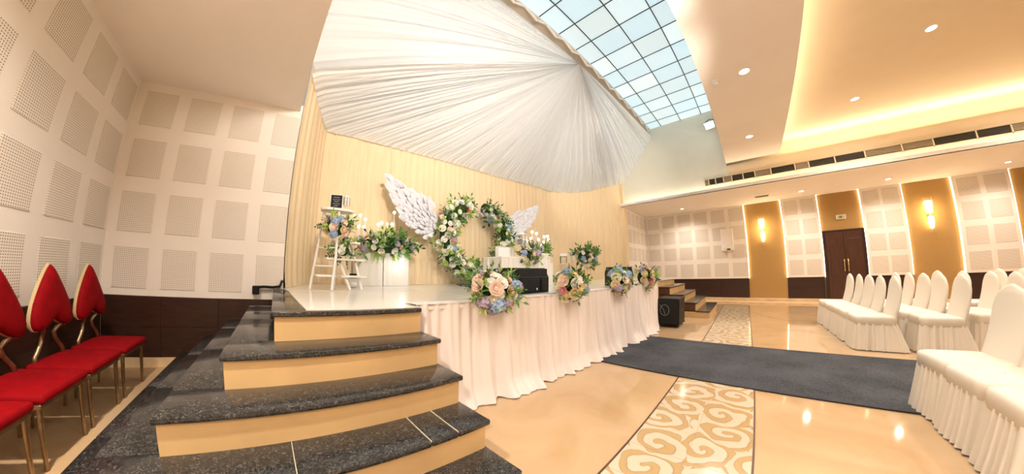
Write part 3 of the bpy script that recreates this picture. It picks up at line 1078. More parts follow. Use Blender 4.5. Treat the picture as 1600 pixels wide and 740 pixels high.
# ================================================================== WHITE CHAIRS
def chair_proto():
    o = thing('covered_chair', 'x', 'chair', (0, 0, 0), group='white covered banquet chairs')
    # back: lofted sections leaning backwards, arched top with a soft point
    nk = 26
    secs_ = []
    for j in range(nk + 1):
        h = j / nk
        z = .40 + .60 * h
        yc = -.185 - .105 * h - .02 * math.sin(h * PI)
        if h < .62:
            wv = .222 + .006 * math.sin(h / .62 * PI)
        else:
            t = (h - .62) / .38
            wv = .222 * max(.0, 1 - t ** 2.1) ** .60
        th = .036 * (1 - .35 * h) * (1 if h < .96 else .6)
        secs_.append((z, yc, max(wv, .012), th))
    b = MB()

    def bf(u, v):
        z, yc, wv, th = secs_[round(v * nk)]
        t = u * 2 * PI
        c, s = math.cos(t), math.sin(t)
        x = wv * math.copysign(abs(c) ** .55, c)
        y = yc + th * math.copysign(abs(s) ** .7, s) + .012 * (1 - (x / .22) ** 2)
        return (x, y, z)
    b.grid(bf, 32, nk, wrap=True)
    n0 = nk * 32
    b.f.append(tuple(range(n0, n0 + 32)))
    b.build('back_cover', 'chair_cloth', o, smooth=True)
    # seat: cushion with a plain band below its edge
    def rr(u, W, D, r_):
        """point on a rounded rectangle by arc length"""
        a, b_ = W - 2 * r_, D - 2 * r_
        q = PI * r_ / 2
        per = 2 * (a + b_) + 4 * q
        t = (u % 1) * per
        segs_ = [(a, (-a / 2, -D / 2), (1, 0)), (q, (a / 2, -b_ / 2), -PI / 2), (b_, (W / 2, -b_ / 2), (0, 1)), (q, (a / 2, b_ / 2), 0), (a, (a / 2, D / 2), (-1, 0)), (q, (-a / 2, b_ / 2), PI / 2), (b_, (-W / 2, b_ / 2), (0, -1)), (q, (-a / 2, -b_ / 2), PI)]
        for (ln_, p0, k_) in segs_:
            if t <= ln_ + 1e-9:
                if isinstance(k_, tuple):
                    return p0[0] + k_[0] * t, p0[1] + k_[1] * t
                an = k_ + t / r_
                return p0[0] + r_ * math.cos(an), p0[1] + r_ * math.sin(an)
            t -= ln_
        return -a / 2, -D / 2
    b = MB()
    prof = [(.02, .478), (.55, .478), (.86, .475), (.955, .466), (.99, .452), (1.0, .435), (.995, .355), (.96, .350)]
    b.grid(lambda u, v: (lambda p: (p[0] * prof[round(v * 7)][0], .012 + p[1] * prof[round(v * 7)][0], prof[round(v * 7)][1]))(rr(u, .465, .48, .07)), 64, 7, wrap=True)
    b.build('seat_cover', 'chair_cloth', o, smooth=True)
    # gathered skirt down to the floor
    b = MB()
    wq = wobble(90, 6, 2 * PI * 17, 2 * PI * 34)

    def kf(u, v):
        x, y = rr(u, .455, .47, .06)
        n_ = Vector((x, y, 0)).normalized()
        am = .009 + .016 * v
        k = 1.0 + .11 * v
        fold = am * wq(u)
        back = .10 * v if y < -.15 else 0
        return (x * k + n_.x * fold, .012 + y * k + n_.y * fold - back, .372 - .364 * v + .003)
    b.grid(kf, 260, 8, wrap=True)
    b.build('skirt', 'chair_cloth', o, smooth=True)
    for sx in (-1, 1):
        for sy in (-.17, .19):
            MB().tube([(sx * .19, sy, 0), (sx * .185, sy * .97, .40)], .011, 6).build('leg', 'steel', o)
    return o


proto = chair_proto()
CH = []
ordn = ['nearest the grey carpet', 'second from the grey carpet', 'third from the grey carpet', 'fourth from the grey carpet', 'farthest from the grey carpet']
rowA = [6.13, 6.68, 7.18, 7.72, 8.30]
for i, x in enumerate(rowA):
    CH.append((x, -1.70, 'white covered chair in the front row facing the doors side, ' + ordn[i]))
for i, x in enumerate([6.15, 6.70, 7.20, 7.74, 8.3]):
    CH.append((x, -2.42, 'white covered chair in the second row beyond the carpet, ' + ordn[i]))
for i, x in enumerate([6.50, 7.05, 7.78, 8.60]):
    CH.append((x, -3.16, 'white covered chair in the third row beyond the carpet, ' + ordn[i]))
for i, x in enumerate([6.9, 7.75, 8.35]):
    CH.append((x, -3.92, 'white covered chair in the back row beyond the carpet, ' + ordn[i]))
near = ['white covered chair in the foreground with its whole back in view', 'white covered chair in the foreground, second seat from the carpet', 'white covered chair at the lower right corner, nearest the viewer']
for i, x in enumerate([3.60, 3.12, 2.62]):
    CH.append((x, -1.61 + .01 * i, near[i]))
first = True
for (x, y, lab) in CH:
    lab = lab.replace(' facing the doors side', ' beyond the carpet')
    c = proto if first else copy_tree(proto)
    first = False
    c.location = (x, y, .0)
    c.rotation_euler = (0, 0, R(rnd.uniform(-3, 3)))
    c['label'] = lab

# ================================================================== RED CHAIRS
def heart_outline(w_=.43, h_=.46):
    # upside-down heart: point on top, two short lobes below
    half = [(0, 1.0), (.10, .955), (.25, .87), (.45, .73), (.66, .57), (.84, .41), (.95, .27), (1.0, .16), (.97, .07), (.86, .015), (.70, 0.0), (.52, .02), (.34, .06), (.16, .115)]
    pts = [(x * w_ / 2, z * h_) for x, z in half] + [(0, .15 * h_)] + [(-x * w_ / 2, z * h_) for x, z in reversed(half[1:])]
    return pts


def red_chair(y, label):
    o = thing('heart_back_chair', label, 'chair', (-1.52, y, 0), group='red heart backed chairs along the wall')
    MB().rbox(-.21, -.222, .385, .25, .222, .445, .028, 3).build('seat', 'red_velvet', o, smooth='auto')
    MB().rbox(-.19, -.215, .36, .23, .215, .390, .006, 1).build('seat_frame', 'antique_metal', o)
    # back cushion, leaning slightly to the wall
    hp = heart_outline(.42, .45)
    z0 = .655
    lean = lambda z: -.155 - .10 * (z - .66)
    b = MB()
    cy, cz = 0, .16
    n = len(hp)
    rings = [(1.0, -.012), (1.0, .014), (.93, .034), (.72, .046), (.35, .052), (.02, .053)]
    for k, (s, off) in enumerate(rings):
        for (px, pz) in hp:
            zz = z0 + cz + (pz - cz) * s
            b.v.append(Vector((lean(zz) + off, cy + px * s, zz)))
    for k in range(len(rings) - 1):
        for i in range(n):
            b.f.append((k * n + i, k * n + (i + 1) % n, (k + 1) * n + (i + 1) % n, (k + 1) * n + i))
    b.f.append(tuple((len(rings) - 1) * n + i for i in range(n)))
    b.build('back_cushion', 'red_velvet', o, smooth='auto')
    b = MB()
    for k, (s, off) in enumerate([(1.01, -.026), (1.03, -.020), (1.03, -.002), (1.0, .0)]):
        for (px, pz) in hp:
            zz = z0 + cz + (pz - cz) * s
            b.v.append(Vector((lean(zz) + off, px * s, zz)))
    for k in range(3):
        for i in range(n):
            b.f.append((k * n + i, k * n + (i + 1) % n, (k + 1) * n + (i + 1) % n, (k + 1) * n + i))
    b.f.append(tuple(range(n)))
    b.build('back_shell', 'chair_shell', o, smooth='auto')
    for s in (-1, 1):
        pts = [(-.165, s * .105, .69), (-.165, s * .13, .665), (-.17, s * .075, .645), (-.19, s * .06, .61), (-.185, s * .075, .56), (-.18, s * .115, .51), (-.18, s * .145, .475), (-.175, s * .15, .43)]
        MB().tube(pts, [.010, .013, .016, .017, .017, .016, .017, .018], 8).build('scroll', 'antique_metal', o, smooth=True)
        MB().sphere((-.16, s * .125, .672), (.02, .02, .02), 8, 6).build('scroll_knob', 'antique_metal', o, smooth=True)
    for sx, sy in ((.205, -.19), (.205, .19), (-.17, -.18), (-.17, .18)):
        lean_ = -.03 if sx < 0 else 0
        MB().tube([(sx, sy, .385), (sx + lean_ * .5, sy, .2), (sx + lean_, sy, 0)], [.0165, .014, .0115], 10).build('leg', 'antique_metal', o, smooth='auto')
    return o


red_chair(3.01, 'red velvet heart backed chair nearest the corner of the room')
red_chair(2.51, 'red velvet heart backed chair, second from the corner of the room')
red_chair(2.03, 'red velvet heart backed chair, third from the corner of the room')
red_chair(1.54, 'red velvet chair cut off by the lower left edge of the picture')

# ================================================================== FLOWERS
def rose_mesh():
    b = MB()
    r = random.Random(1)
    for ring, (cnt, rad, hgt, tilt, sz) in enumerate([(6, .62, .05, .95, .62), (5, .42, .22, .55, .55), (4, .24, .36, .25, .46)]):
        for i in range(cnt):
            t = 2 * PI * (i + .5 * ring) / cnt
            rad_d = Vector((math.cos(t), math.sin(t), 0))
            tan = Vector((-math.sin(t), math.cos(t), 0))
            outd = (rad_d * math.sin(tilt) + Vector((0, 0, 1)) * math.cos(tilt))
            base = rad_d * rad * .25 + Vector((0, 0, hgt * .3))
            vs = []
            for a in range(3):
                for c in range(3):
                    u = (c - 1)
                    v = a / 2
                    wv = sz * (.45 + .75 * v - .45 * v * v)
                    p = base + outd * sz * 1.15 * v + tan * u * wv * .95 - rad_d * abs(u) * .16 * sz + rad_d * .14 * v * v - Vector((0, 0, 1)) * abs(u) * .10 * v
                    vs.append(p)
            b.add(vs, [(a * 3 + c, a * 3 + c + 1, (a + 1) * 3 + c + 1, (a + 1) * 3 + c) for a in range(2) for c in range(2)])
    b.sphere((0, 0, .34), (.27, .27, .30), 7, 4)
    m = b.mesh('rose', True, False)
    m.materials.append(MATS['petal_white'])
    return m


def hydrangea_mesh():
    b = MB()
    r = random.Random(2)
    n = 26
    for i in range(n):
        z = 1 - (i + .5) / n * 1.25
        a = i * 2.39996
        q = math.sqrt(max(0, 1 - z * z))
        d = Vector((q * math.cos(a), q * math.sin(a), z))
        t1 = d.orthogonal().normalized()
        t2 = d.cross(t1)
        c = d * .78 + Vector((0, 0, .1))
        for k in range(4):
            e = 2 * PI * k / 4 + a
            di = t1 * math.cos(e) + t2 * math.sin(e)
            sd_ = t1 * -math.sin(e) + t2 * math.cos(e)
            b.add([c, c + di * .15 + sd_ * .13 + d * .05, c + di * .30 + d * .02, c + di * .15 - sd_ * .13 + d * .05], [(0, 1, 2, 3)])
    b.sphere((0, 0, .1), .70, 8, 5)
    m = b.mesh('hydrangea', False, False)
    m.materials.append(MATS['petal_blue'])
    return m


def sprig_mesh(kind):
    b = MB()
    r = random.Random(5 + kind)
    if kind == 0:      # broad leaves
        cnt, ln, wd = 7, .55, .20
    elif kind == 1:    # fern, narrow leaves
        cnt, ln, wd = 13, .42, .07
    else:              # single large leaf
        cnt, ln, wd = 3, .85, .26
    for i in range(cnt):
        s = (i // 2 + 1) / (cnt // 2 + 1)
        side = 1 if i % 2 else -1
        base = Vector((0, 0, s * .95))
        if i == cnt - 1:
            d = Vector((0, .1, 1)).normalized()
        else:
            d = Vector((side * .8, r.uniform(-.3, .3), .55)).normalized()
        sdv = d.cross(Vector((0, 1, 0))).normalized()
        lf = ln * (1 - .35 * s)
        up = Vector((0, .10, 0))
        b.add([base, base + d * lf * .45 + sdv * wd * .5 + up * .5, base + d * lf, base + d * lf * .45 - sdv * wd * .5 + up * .5, base + d * lf * .5 - up * .3], [(0, 1, 4), (1, 2, 4), (2, 3, 4), (3, 0, 4)])
    b.tube([(0, 0, 0), (0, 0, .95)], .018, 4, False)
    m = b.mesh('leaf_sprig', False, False)
    m.materials.append(MATS['leaf_green'])
    return m


ROSE, HYD = rose_mesh(), hydrangea_mesh()
SPR = [sprig_mesh(0), sprig_mesh(1), sprig_mesh(2)]


def aim(d, roll):
    return (Vector(d).to_track_quat('Z', 'Y') @ Euler((0, 0, roll)).to_quaternion()).to_euler()


def put_flower(o, r, p, d, size, palette):
    kind = r.choices(palette, [k[2] for k in palette])[0]
    me = ROSE if kind[0] == 'r' else HYD
    s = size * r.uniform(.8, 1.25) * (1.15 if kind[0] == 'h' else 1)
    inst('rose' if kind[0] == 'r' else 'hydrangea', me, o, p, aim(d, r.uniform(0, 6)), s, kind[1])


def put_sprig(o, r, p, d, size, mats_):
    d = Vector(d) + Vector((r.uniform(-.5, .5), r.uniform(-.5, .5), r.uniform(-.4, .5)))
    inst('leaf_sprig', r.choice(SPR), o, p, aim(d, r.uniform(0, 6)), size * r.uniform(.75, 1.3), r.choice(mats_))


GREENS = ['leaf_green', 'leaf_green', 'leaf_dark', 'leaf_lime']
PAL_MIX = [('r', 'petal_cream', 4), ('r', 'petal_white', 3), ('r', 'petal_peach', 2), ('h', 'petal_blue', 2), ('r', 'petal_pink', 1.3), ('h', 'petal_lilac', .8), ('r', 'petal_ivory', 2)]
PAL_RING = [('r', 'petal_white', 7), ('r', 'petal_ivory', 4), ('r', 'petal_peach', 2), ('h', 'petal_blue', 1.0), ('h', 'petal_white', 2), ('r', 'petal_pink', .5), ('r', 'petal_orange', .2)]
PAL_RUN = [('r', 'petal_ivory', 3), ('h', 'petal_green', 2), ('r', 'petal_peach', 2), ('h', 'petal_lilac', 1), ('r', 'petal_white', 3)]


def bouquet(name, label, c, rad, nf, nl, fs, ls, pal, seed, cat='flowers', front=(0, -1, .5), spread=-.35, greens=GREENS, group=None):
    r = random.Random(seed)
    o = thing(name, label, cat, c, group=group)
    MB().sphere((0, 0, 0), (rad[0] * .72, rad[1] * .72, rad[2] * .72), 12, 8).build('foam', 'foam_green', o, smooth=True)
    fv = Vector(front).normalized()
    k = 0
    i = 0
    while k < nf and i < nf * 8:
        i += 1
        z = 1 - 2 * ((i * .7548777) % 1)
        a = 2 * PI * ((i * .5698403) % 1)
        q = math.sqrt(1 - z * z)
        d = Vector((q * math.cos(a), q * math.sin(a), z))
        if d.dot(fv) < spread:
            continue
        p = Vector((d.x * rad[0], d.y * rad[1], d.z * rad[2])) * r.uniform(.78, .95)
        put_flower(o, r, p, d, fs, pal)
        k += 1
    for i in range(nl):
        d = Vector((r.gauss(0, 1), r.gauss(0, 1), r.gauss(0, 1))).normalized()
        if d.dot(fv) < spread - .2:
            d = -d
        p = Vector((d.x * rad[0], d.y * rad[1], d.z * rad[2])) * r.uniform(.55, .85)
        put_sprig(o, r, p, d, ls, greens)
    return o


ef = lambda x: YF(x)
bouquet('flower_arrangement', 'largest mixed bouquet on the stage edge, left of the black monitor', (1.79, ef(1.8) - .02, HS + .10), (.27, .20, .18), 40, 70, .064, .105, PAL_MIX, 1, group='flower arrangements on the stage edge')
bouquet('flower_arrangement', 'bouquet of ivory and blue flowers on the stage edge, second from the steps', (3.02, ef(3.02) - .02, HS + .10), (.25, .20, .18), 34, 60, .066, .105, PAL_MIX, 4, group='flower arrangements on the stage edge')
bouquet('flower_arrangement', 'bouquet on the stage edge just left of the tilted black wedge speaker', (4.43, ef(4.43) - .02, HS + .11), (.24, .19, .18), 28, 46, .075, .11, PAL_MIX, 6, group='flower arrangements on the stage edge')
bouquet('flower_arrangement', 'bouquet at the far end of the stage edge, right of the black wedge speaker', (5.72, ef(5.72) - .0, HS + .14), (.24, .20, .20), 26, 46, .075, .12, PAL_MIX, 9, group='flower arrangements on the stage edge')

# --- winged flower ring
ring = thing('flower_ring', 'big upright ring of white roses and greenery open at the top', 'floral ring', (3.87, 4.45, HS))
RC, RX, RZ = Vector((3.87, 4.45, 1.88)), .84, .73
inv = basis(ring).inverted()


def ring_pt(a):
    return RC + Vector((RX * math.cos(a), 0, RZ * math.sin(a)))


A0, A1 = R(103), R(438 - 0)
hoop = [inv @ ring_pt(A0 + (A1 - A0) * i / 80) for i in range(81)]
MB().tube(hoop, .12, 8).build('hoop', 'foam_green', ring, smooth=True)
r = random.Random(42)
for i in range(200):
    f = (i + r.random()) / 200
    a = A0 + (A1 - A0) * f
    tw = .155 if math.cos(a) < 0 else .15
    tw *= min(1, .55 + 6 * min(f, 1 - f))
    phi = r.uniform(-.10, 1.10) * PI                    # around the tube, mostly towards the viewer
    radial = Vector((math.cos(a), 0, math.sin(a)))
    d = radial * math.cos(phi) + Vector((0, -1, 0)) * math.sin(phi)
    p = ring_pt(a) + d * tw * r.uniform(.85, 1.1) + radial * r.uniform(-.03, .03)
    put_flower(ring, r, inv @ p, d + Vector((0, -.6, .1)), .070, PAL_RING)
for i in range(270):
    f = (i + r.random()) / 270
    a = A0 + (A1 - A0) * f
    phi = r.uniform(-.15, 1.15) * PI
    radial = Vector((math.cos(a), 0, math.sin(a)))
    d = radial * math.cos(phi) + Vector((0, -1, 0)) * math.sin(phi)
    p = ring_pt(a) + d * .11 * min(1, .5 + 6 * min(f, 1 - f))
    put_sprig(ring, r, inv @ p, d, .165, ['leaf_green', 'leaf_green', 'leaf_dark', 'leaf_lime', 'leaf_lime'] if math.cos(a) < 0 else GREENS)
# white bow at the bottom and a bead string across the gap
bp_ = inv @ (RC + Vector((.06, -.17, -RZ + .10)))
for s in (-1, 1):
    MB().grid(lambda u, v, s=s: tuple(bp_ + Vector((s * (.02 + .16 * math.sin(u * PI)) * (1 if True else 0), .03 * math.cos(u * 2 * PI), .10 * math.sin(u * 2 * PI) * .7 + .04 * v + .02))), 16, 2).build('bow_loop', 'petal_white', ring, smooth=True)
    MB().grid(lambda u, v, s=s: tuple(bp_ + Vector((s * (.02 + .05 * u) + .05 * (v - .5), -.02 - .02 * math.sin(u * 5), -.22 * u))), 8, 2).build('bow_tail', 'petal_white', ring, smooth=True)
a0, a1 = inv @ ring_pt(R(103)), inv @ ring_pt(R(78))
MB().tube([a0.lerp(a1, t / 8) + Vector((0, -.02, -.03 * math.sin(t / 8 * PI))) for t in range(9)], .004, 5).build('bead_string', 'white_plastic', ring)
for t in range(1, 8):
    p = a0.lerp(a1, t / 8) + Vector((0, -.02, -.03 * math.sin(t / 8 * PI)))
    hgt = .10 + .10 * ((t * 37) % 5) / 5
    MB().tube([p, p - Vector((0, 0, hgt))], .0025, 4).build('bead_drop', 'white_plastic', ring)
    MB().sphere(tuple(p - Vector((0, 0, hgt))), .016, 7, 5).build('bead', 'white_plastic', ring, smooth=True)
MB().tube([inv @ Vector((3.87 - .5, 4.52, HS + .006)), inv @ Vector((3.87 + .5, 4.52, HS + .006))], .012, 6).build('foot_bar', 'dark_metal', ring)

# --- feather wings either side
def inside(p, poly):
    c = False
    n = len(poly)
    for i in range(n):
        a, b = poly[i], poly[i - 1]
        if (a[1] > p[1]) != (b[1] > p[1]) and p[0] < (b[0] - a[0]) * (p[1] - a[1]) / (b[1] - a[1]) + a[0]:
            c = not c
    return c


def feather_mesh():
    b = MB()

    def fn(u, v):
        wv = .5 * math.sin(PI * min(1, .12 + v * .82)) ** .7 * (1.0 if v < .98 else .5)
        x = (u - .5) * 2 * wv * .62
        return (x, -.22 * math.sin(v * 2.2) + .9 * x * x - .02 * math.sin(v * 25) * abs(x) * 4, v)
    b.grid(fn, 4, 6)
    b.add([(0, -.01, 0), (.02, -.03, 0), (.012, -.24, .9), (-.012, -.24, .9), (-.02, -.03, 0)], [(0, 1, 2), (0, 2, 3), (0, 3, 4)])
    m = b.mesh('feather', True, False)
    m.materials.append(MATS['paper_white'])
    return m


FEA = feather_mesh()


def wing(label, poly, y, root, tipdir, seed, step=.085):
    r = random.Random(seed)
    cx = sum(p[0] for p in poly) / len(poly)
    cz = sum(p[1] for p in poly) / len(poly)
    o = thing('feather_wing', label, 'wing', (cx, y, min(p[1] for p in poly)), group='white feather wings beside the flower ring')
    iv = basis(o).inverted()
    core = [(cx + (p[0] - cx) * .86, cz + (p[1] - cz) * .86) for p in poly]
    MB().prism(core, y + .02, y + .035, 'Y').build('backing', 'paper_white', o, world=True)
    xs = [p[0] for p in poly]
    zs = [p[1] for p in poly]
    x = min(xs)
    cnt = 0
    while x < max(xs):
        z = min(zs)
        while z < max(zs):
            px, pz = x + r.uniform(-.03, .03), z + r.uniform(-.03, .03)
            if inside((px, pz), poly):
                d = Vector((px - root[0], 0, pz - root[1])).normalized() * .7 + Vector((tipdir[0], 0, tipdir[1])).normalized() * .9
                d = d + Vector((0, r.uniform(-.45, -.15), r.uniform(-.25, .15)))
                dist = math.hypot(px - root[0], pz - root[1])
                s = .13 + .05 * dist
                d.normalize()
                p = Vector((px, y - .01 - .02 * r.random(), pz)) - d * s * .5
                zq = d
                yq = Vector((0, 1, 0)) - zq * zq.y
                yq.normalize()
                xq = yq.cross(zq)
                m3 = Matrix((xq, yq, zq)).transposed()
                e = (m3 @ Euler((0, 0, r.uniform(-.5, .5))).to_matrix()).to_euler()
                inst('feather', FEA, o, iv @ p, e, (s * .95, s, s * 1.15))
                cnt += 1
            z += step
        x += step
    return o


WL = [(1.72, 2.91), (1.91, 2.85), (2.08, 2.75), (2.21, 2.73), (2.37, 2.65), (2.53, 2.61), (2.67, 2.59), (2.75, 2.48), (2.81, 2.34), (2.87, 2.24), (2.81, 2.09), (2.76, 1.93), (2.72, 1.78), (2.58, 1.81), (2.51, 1.9), (2.4, 1.92), (2.29, 1.98), (2.18, 2.05), (2.17, 2.1), (2.04, 2.15), (1.99, 2.29), (1.91, 2.43), (1.82, 2.55), (1.76, 2.7), (1.77, 2.83)]
WR_ = [(6.05, 2.97), (5.76, 2.82), (5.46, 2.74), (5.09, 2.65), (4.89, 2.53), (4.8, 2.34), (4.87, 2.2), (4.82, 1.95), (4.99, 1.91), (5.27, 2.11), (5.52, 2.26), (5.74, 2.45), (5.89, 2.7)]
wing('white paper feather wing rising to the left of the flower ring', WL, 4.5, (2.80, 2.0), (-.85, .30), 3, .072)
wing('white paper feather wing rising to the right of the flower ring', WR_, 4.5, (4.85, 2.05), (.9, .25), 4, .082)

# --- pedestals, flower runner and candles left of the ring
def pedestal(x0, x1, y0, y1, z1, label, seed, group):
    o = thing('pedestal', label, 'pedestal', ((x0 + x1) / 2, (y0 + y1) / 2, HS), group=group)
    wv = wobble(seed, 5, 40, 70)

    def fn(u, v):
        per = 2 * (x1 - x0 + y1 - y0)
        s = u * per
        W, D = x1 - x0, y1 - y0
        if s < W:
            p = Vector((x0 + s, y0, 0)); n = Vector((0, -1, 0))
        elif s < W + D:
            p = Vector((x1, y0 + s - W, 0)); n = Vector((1, 0, 0))
        elif s < 2 * W + D:
            p = Vector((x1 - (s - W - D), y1, 0)); n = Vector((0, 1, 0))
        else:
            p = Vector((x0, y1 - (s - 2 * W - D), 0)); n = Vector((-1, 0, 0))
        e = p + n * .006 * wv(s)
        return (e.x, e.y, HS + .006 + (z1 - HS - .006) * v)
    MB().grid(fn, 180, 4, wrap=True).build('cloth_cover', 'pedestal_cloth', o, smooth='auto', world=True)
    MB().rbox(x0 - .006, y0 - .006, z1 - .01, x1 + .006, y1 + .006, z1 + .008, .004, 1).build('top_board', 'white_wood', o, world=True)
    return o


GP = 'white cloth covered pedestals on the stage'
pedestal(1.28, 1.715, 4.36, 4.70, 1.52, 'white covered pedestal next to the ladder shelf', 1, GP)
pedestal(1.725, 2.20, 4.36, 4.70, 1.55, 'brightly lit white pedestal below the left wing', 2, GP)
bouquet('flower_runner', 'long garland of greenery and pale roses lying across the two left pedestals', (1.78, 4.36, 1.62), (.62, .19, .19), 44, 80, .062, .16, PAL_RUN, 12, 'flowers')


def candle(p, zbase, label, group):
    o = thing('light_stick', label, 'light', (p[0], p[1], zbase), group=group)
    MB().tube([(0, 0, 0), (0, 0, p[2] - zbase - .02)], .005, 5).build('stem', 'white_plastic', o)
    MB().sphere((0, 0, p[2] - zbase), .026, 9, 7).build('bulb', 'bulb_glow', o, smooth=True)


ORD = ['far left upper', 'second upper from the left', 'third upper from the left', 'lower one at far left', 'lower one beside it', 'first of the middle four', 'second of the middle four', 'third of the middle four', 'last of the middle four', 'highest one by the wing']
ORD2 = ['highest of all', 'second highest, to its right', 'below the highest', 'lower middle', 'upper right of the middle', 'top one at the right', 'outermost right', 'lower right of the middle', 'lowest of all', 'far left', 'second from the left']
GL = 'glowing balls on thin stems above the flower garland'
for i, (x, z) in enumerate([(1.20, 2.06), (1.30, 2.09), (1.39, 2.03), (1.28, 1.90), (1.37, 1.90), (1.63, 1.97), (1.69, 2.0), (1.80, 1.99), (1.88, 2.0), (1.92, 2.21)]):
    candle((x, 4.44, z), 1.62, 'glowing ball on a stem above the left garland, %s' % ORD[i], GL)
GL2 = 'glowing balls on thin stems above the right pedestals'

# small bright lamp lighting the pedestal front
sl_ = thing('spot_lamp', 'small bright lamp shining on the front of the left white pedestal', 'lamp', (1.98, 4.16, 1.40))
MB().lathe([(.012, .05), (.03, .03), (.035, -.01)], n=12).build('housing', 'white_plastic', sl_, smooth='auto')
MB().sphere((0, 0, -.015), (.03, .03, .02), 9, 6).build('bulb', 'spot_glow', sl_, smooth=True)
MB().tube([(0, 0, .05), (0, .05, .12), (0, .14, .20)], .005, 5).build('arm', 'white_plastic', sl_)
l = bpy.data.lights.new('spot_lamp_light', 'POINT')
l.energy = 1.2
l.color = (1, .96, .9)
l.shadow_soft_size = .03
lo = bpy.data.objects.new('spot_lamp_light', l)
COL.objects.link(lo)
lo.location = (1.98, 4.16, 1.34)

# --- white stepladder shelf with sign, lantern and flowers
sh = thing('ladder_shelf', 'white wooden ladder shelf stand at the left side of the stage', 'shelf', (.72, 3.55, HS + .005))
LEGS = [((.43, 3.62, .927), (.50, 3.62, 1.40), (.565, 3.62, 1.93)), ((.66, 3.36, .927), (.71, 3.42, 1.35), (.735, 3.50, 1.93)),
        ((.92, 3.48, .927), (.82, 3.55, 1.22), (.70, 3.60, 1.53)), ((1.09, 3.52, .927), (1.00, 3.56, 1.30), (.93, 3.60, 1.55)),
        ((.76, 3.74, .927), (.78, 3.74, 1.3), (.80, 3.74, 1.55)), ((.96, 3.74, .927), (.95, 3.73, 1.3), (.885, 3.68, 1.93))]
for a in LEGS:
    MB().tube(a, .017, 8).build('leg', 'white_wood', sh, smooth='auto', world=True)


def board(x0, x1, y0, y1, z, nm='shelf_board'):
    MB().rbox(x0, y0, z - .012, x1, y1, z + .012, .01, 2).build(nm, 'white_wood', sh, world=True)


tp = MB()
tp.prism([(.725 + .215 * math.copysign(abs(math.cos(t)) ** .7, math.cos(t)), 3.58 + .13 * math.copysign(abs(math.sin(t)) ** .7, math.sin(t))) for t in [2 * PI * i / 28 for i in range(28)]], 1.925, 1.955)
tp.build('top_board', 'white_wood', sh, world=True)
board(.66, 1.05, 3.50, 3.72, 1.53)
board(.60, 1.12, 3.46, 3.72, 1.31)
board(.47, .72, 3.40, 3.66, 1.10)
board(.80, 1.14, 3.46, 3.74, 1.095)
for z, x0, x1 in ((1.45, .52, .70), (1.22, .48, .70)):
    MB().tube([(x0, 3.61, z), (x1, 3.45, z)], .011, 6).build('rung', 'white_wood', sh, world=True)

cb = thing('chalkboard_sign', 'small black sign in a white frame leaning on the top of the ladder shelf', 'sign', (.70, 3.56, 1.957), R(-14))
e = MB().rbox(-.085, 0, 0, .085, .012, .20, .004, 1).build('frame', 'white_wood', cb)
MB().rbox(-.074, -.004, .014, .074, .001, .188, .001, 1).build('board', 'chalk_black', cb)
rr_ = random.Random(3)
for k, (zc, wv) in enumerate([(.155, .04), (.125, .05), (.10, .03), (.07, .045), (.045, .025)]):
    pts = [(-wv + 2 * wv * i / 14, -.0052, zc + .006 * math.sin(i * 1.9 + k)) for i in range(15)]
    MB().tube(pts, .0014, 4).build('handwriting', 'white_plastic', cb)
MB().rbox(-.05, -.03, 0, .05, .0, .012, .003, 1).build('ledge', 'white_wood', cb)


def lantern(name, label, base, h0, w_, h_, group=None):
    o = thing(name, label, 'lantern', base, group=group)
    MB().tube([(0, .05, 0), (0, .05, h0 + h_ + .06), (0, .02, h0 + h_ + .085), (0, 0, h0 + h_ + .05)], .004, 5).build('hook', 'white_plastic', o)
    MB().rbox(-.04, .03, 0, .04, .07, .006, .002, 1).build('foot', 'white_plastic', o)
    for z in (h0, h0 + h_ * .5, h0 + h_ * .85):
        MB().rbox(-w_ / 2, -w_ / 3, z, w_ / 2, w_ / 3, z + .010, .003, 1).build('ring', 'white_plastic', o)
    n = 7
    for i in range(n):
        for s in (-1, 1):
            x = -w_ / 2 + w_ * (i + .5) / n
            MB().box(x - .004, s * w_ / 3 - .003, h0, x + .004, s * w_ / 3 + .003, h0 + h_ * .85).build('bar', 'white_plastic' if i % 3 else 'grey_plastic', o)
    MB().rbox(-w_ * .40, -w_ * .24, h0 + .008, w_ * .40, w_ * .24, h0 + h_ * .46, .004, 1).build('insert', 'grey_plastic', o)
    MB().lathe([(w_ * .5, h0 + h_ * .86), (w_ * .3, h0 + h_ * .96), (.008, h0 + h_ + .02)], n=10).build('roof', 'white_plastic', o, smooth='auto')


lantern('cage_lantern', 'small white and grey cage hanging beside the black sign', (.845, 3.60, 1.957), .07, .085, .13)
bouquet('flower_arrangement', 'bunch of peach and blue flowers under the top board of the ladder shelf', (.70, 3.44, 1.70), (.19, .13, .14), 18, 24, .055, .12, [('r', 'petal_peach', 4), ('r', 'petal_cream', 2), ('h', 'petal_blue', 1.2), ('h', 'petal_lilac', 1)], 21)
bouquet('flower_arrangement', 'small leafy flower bunch on the lower step of the ladder shelf', (.82, 3.52, 1.42), (.12, .10, .09), 8, 18, .045, .11, [('r', 'petal_ivory', 3), ('r', 'petal_white', 2)], 22)
bb = thing('black_box', 'small black box on a white block behind the ladder shelf', 'box', (1.10, 4.05, HS + .006))
MB().rbox(-.07, -.05, 0, .07, .05, .13, .006, 1).build('block', 'white_plastic', bb)
MB().rbox(-.055, -.045, .13, .055, .045, .20, .005, 1).build('case', 'black_plastic', bb)

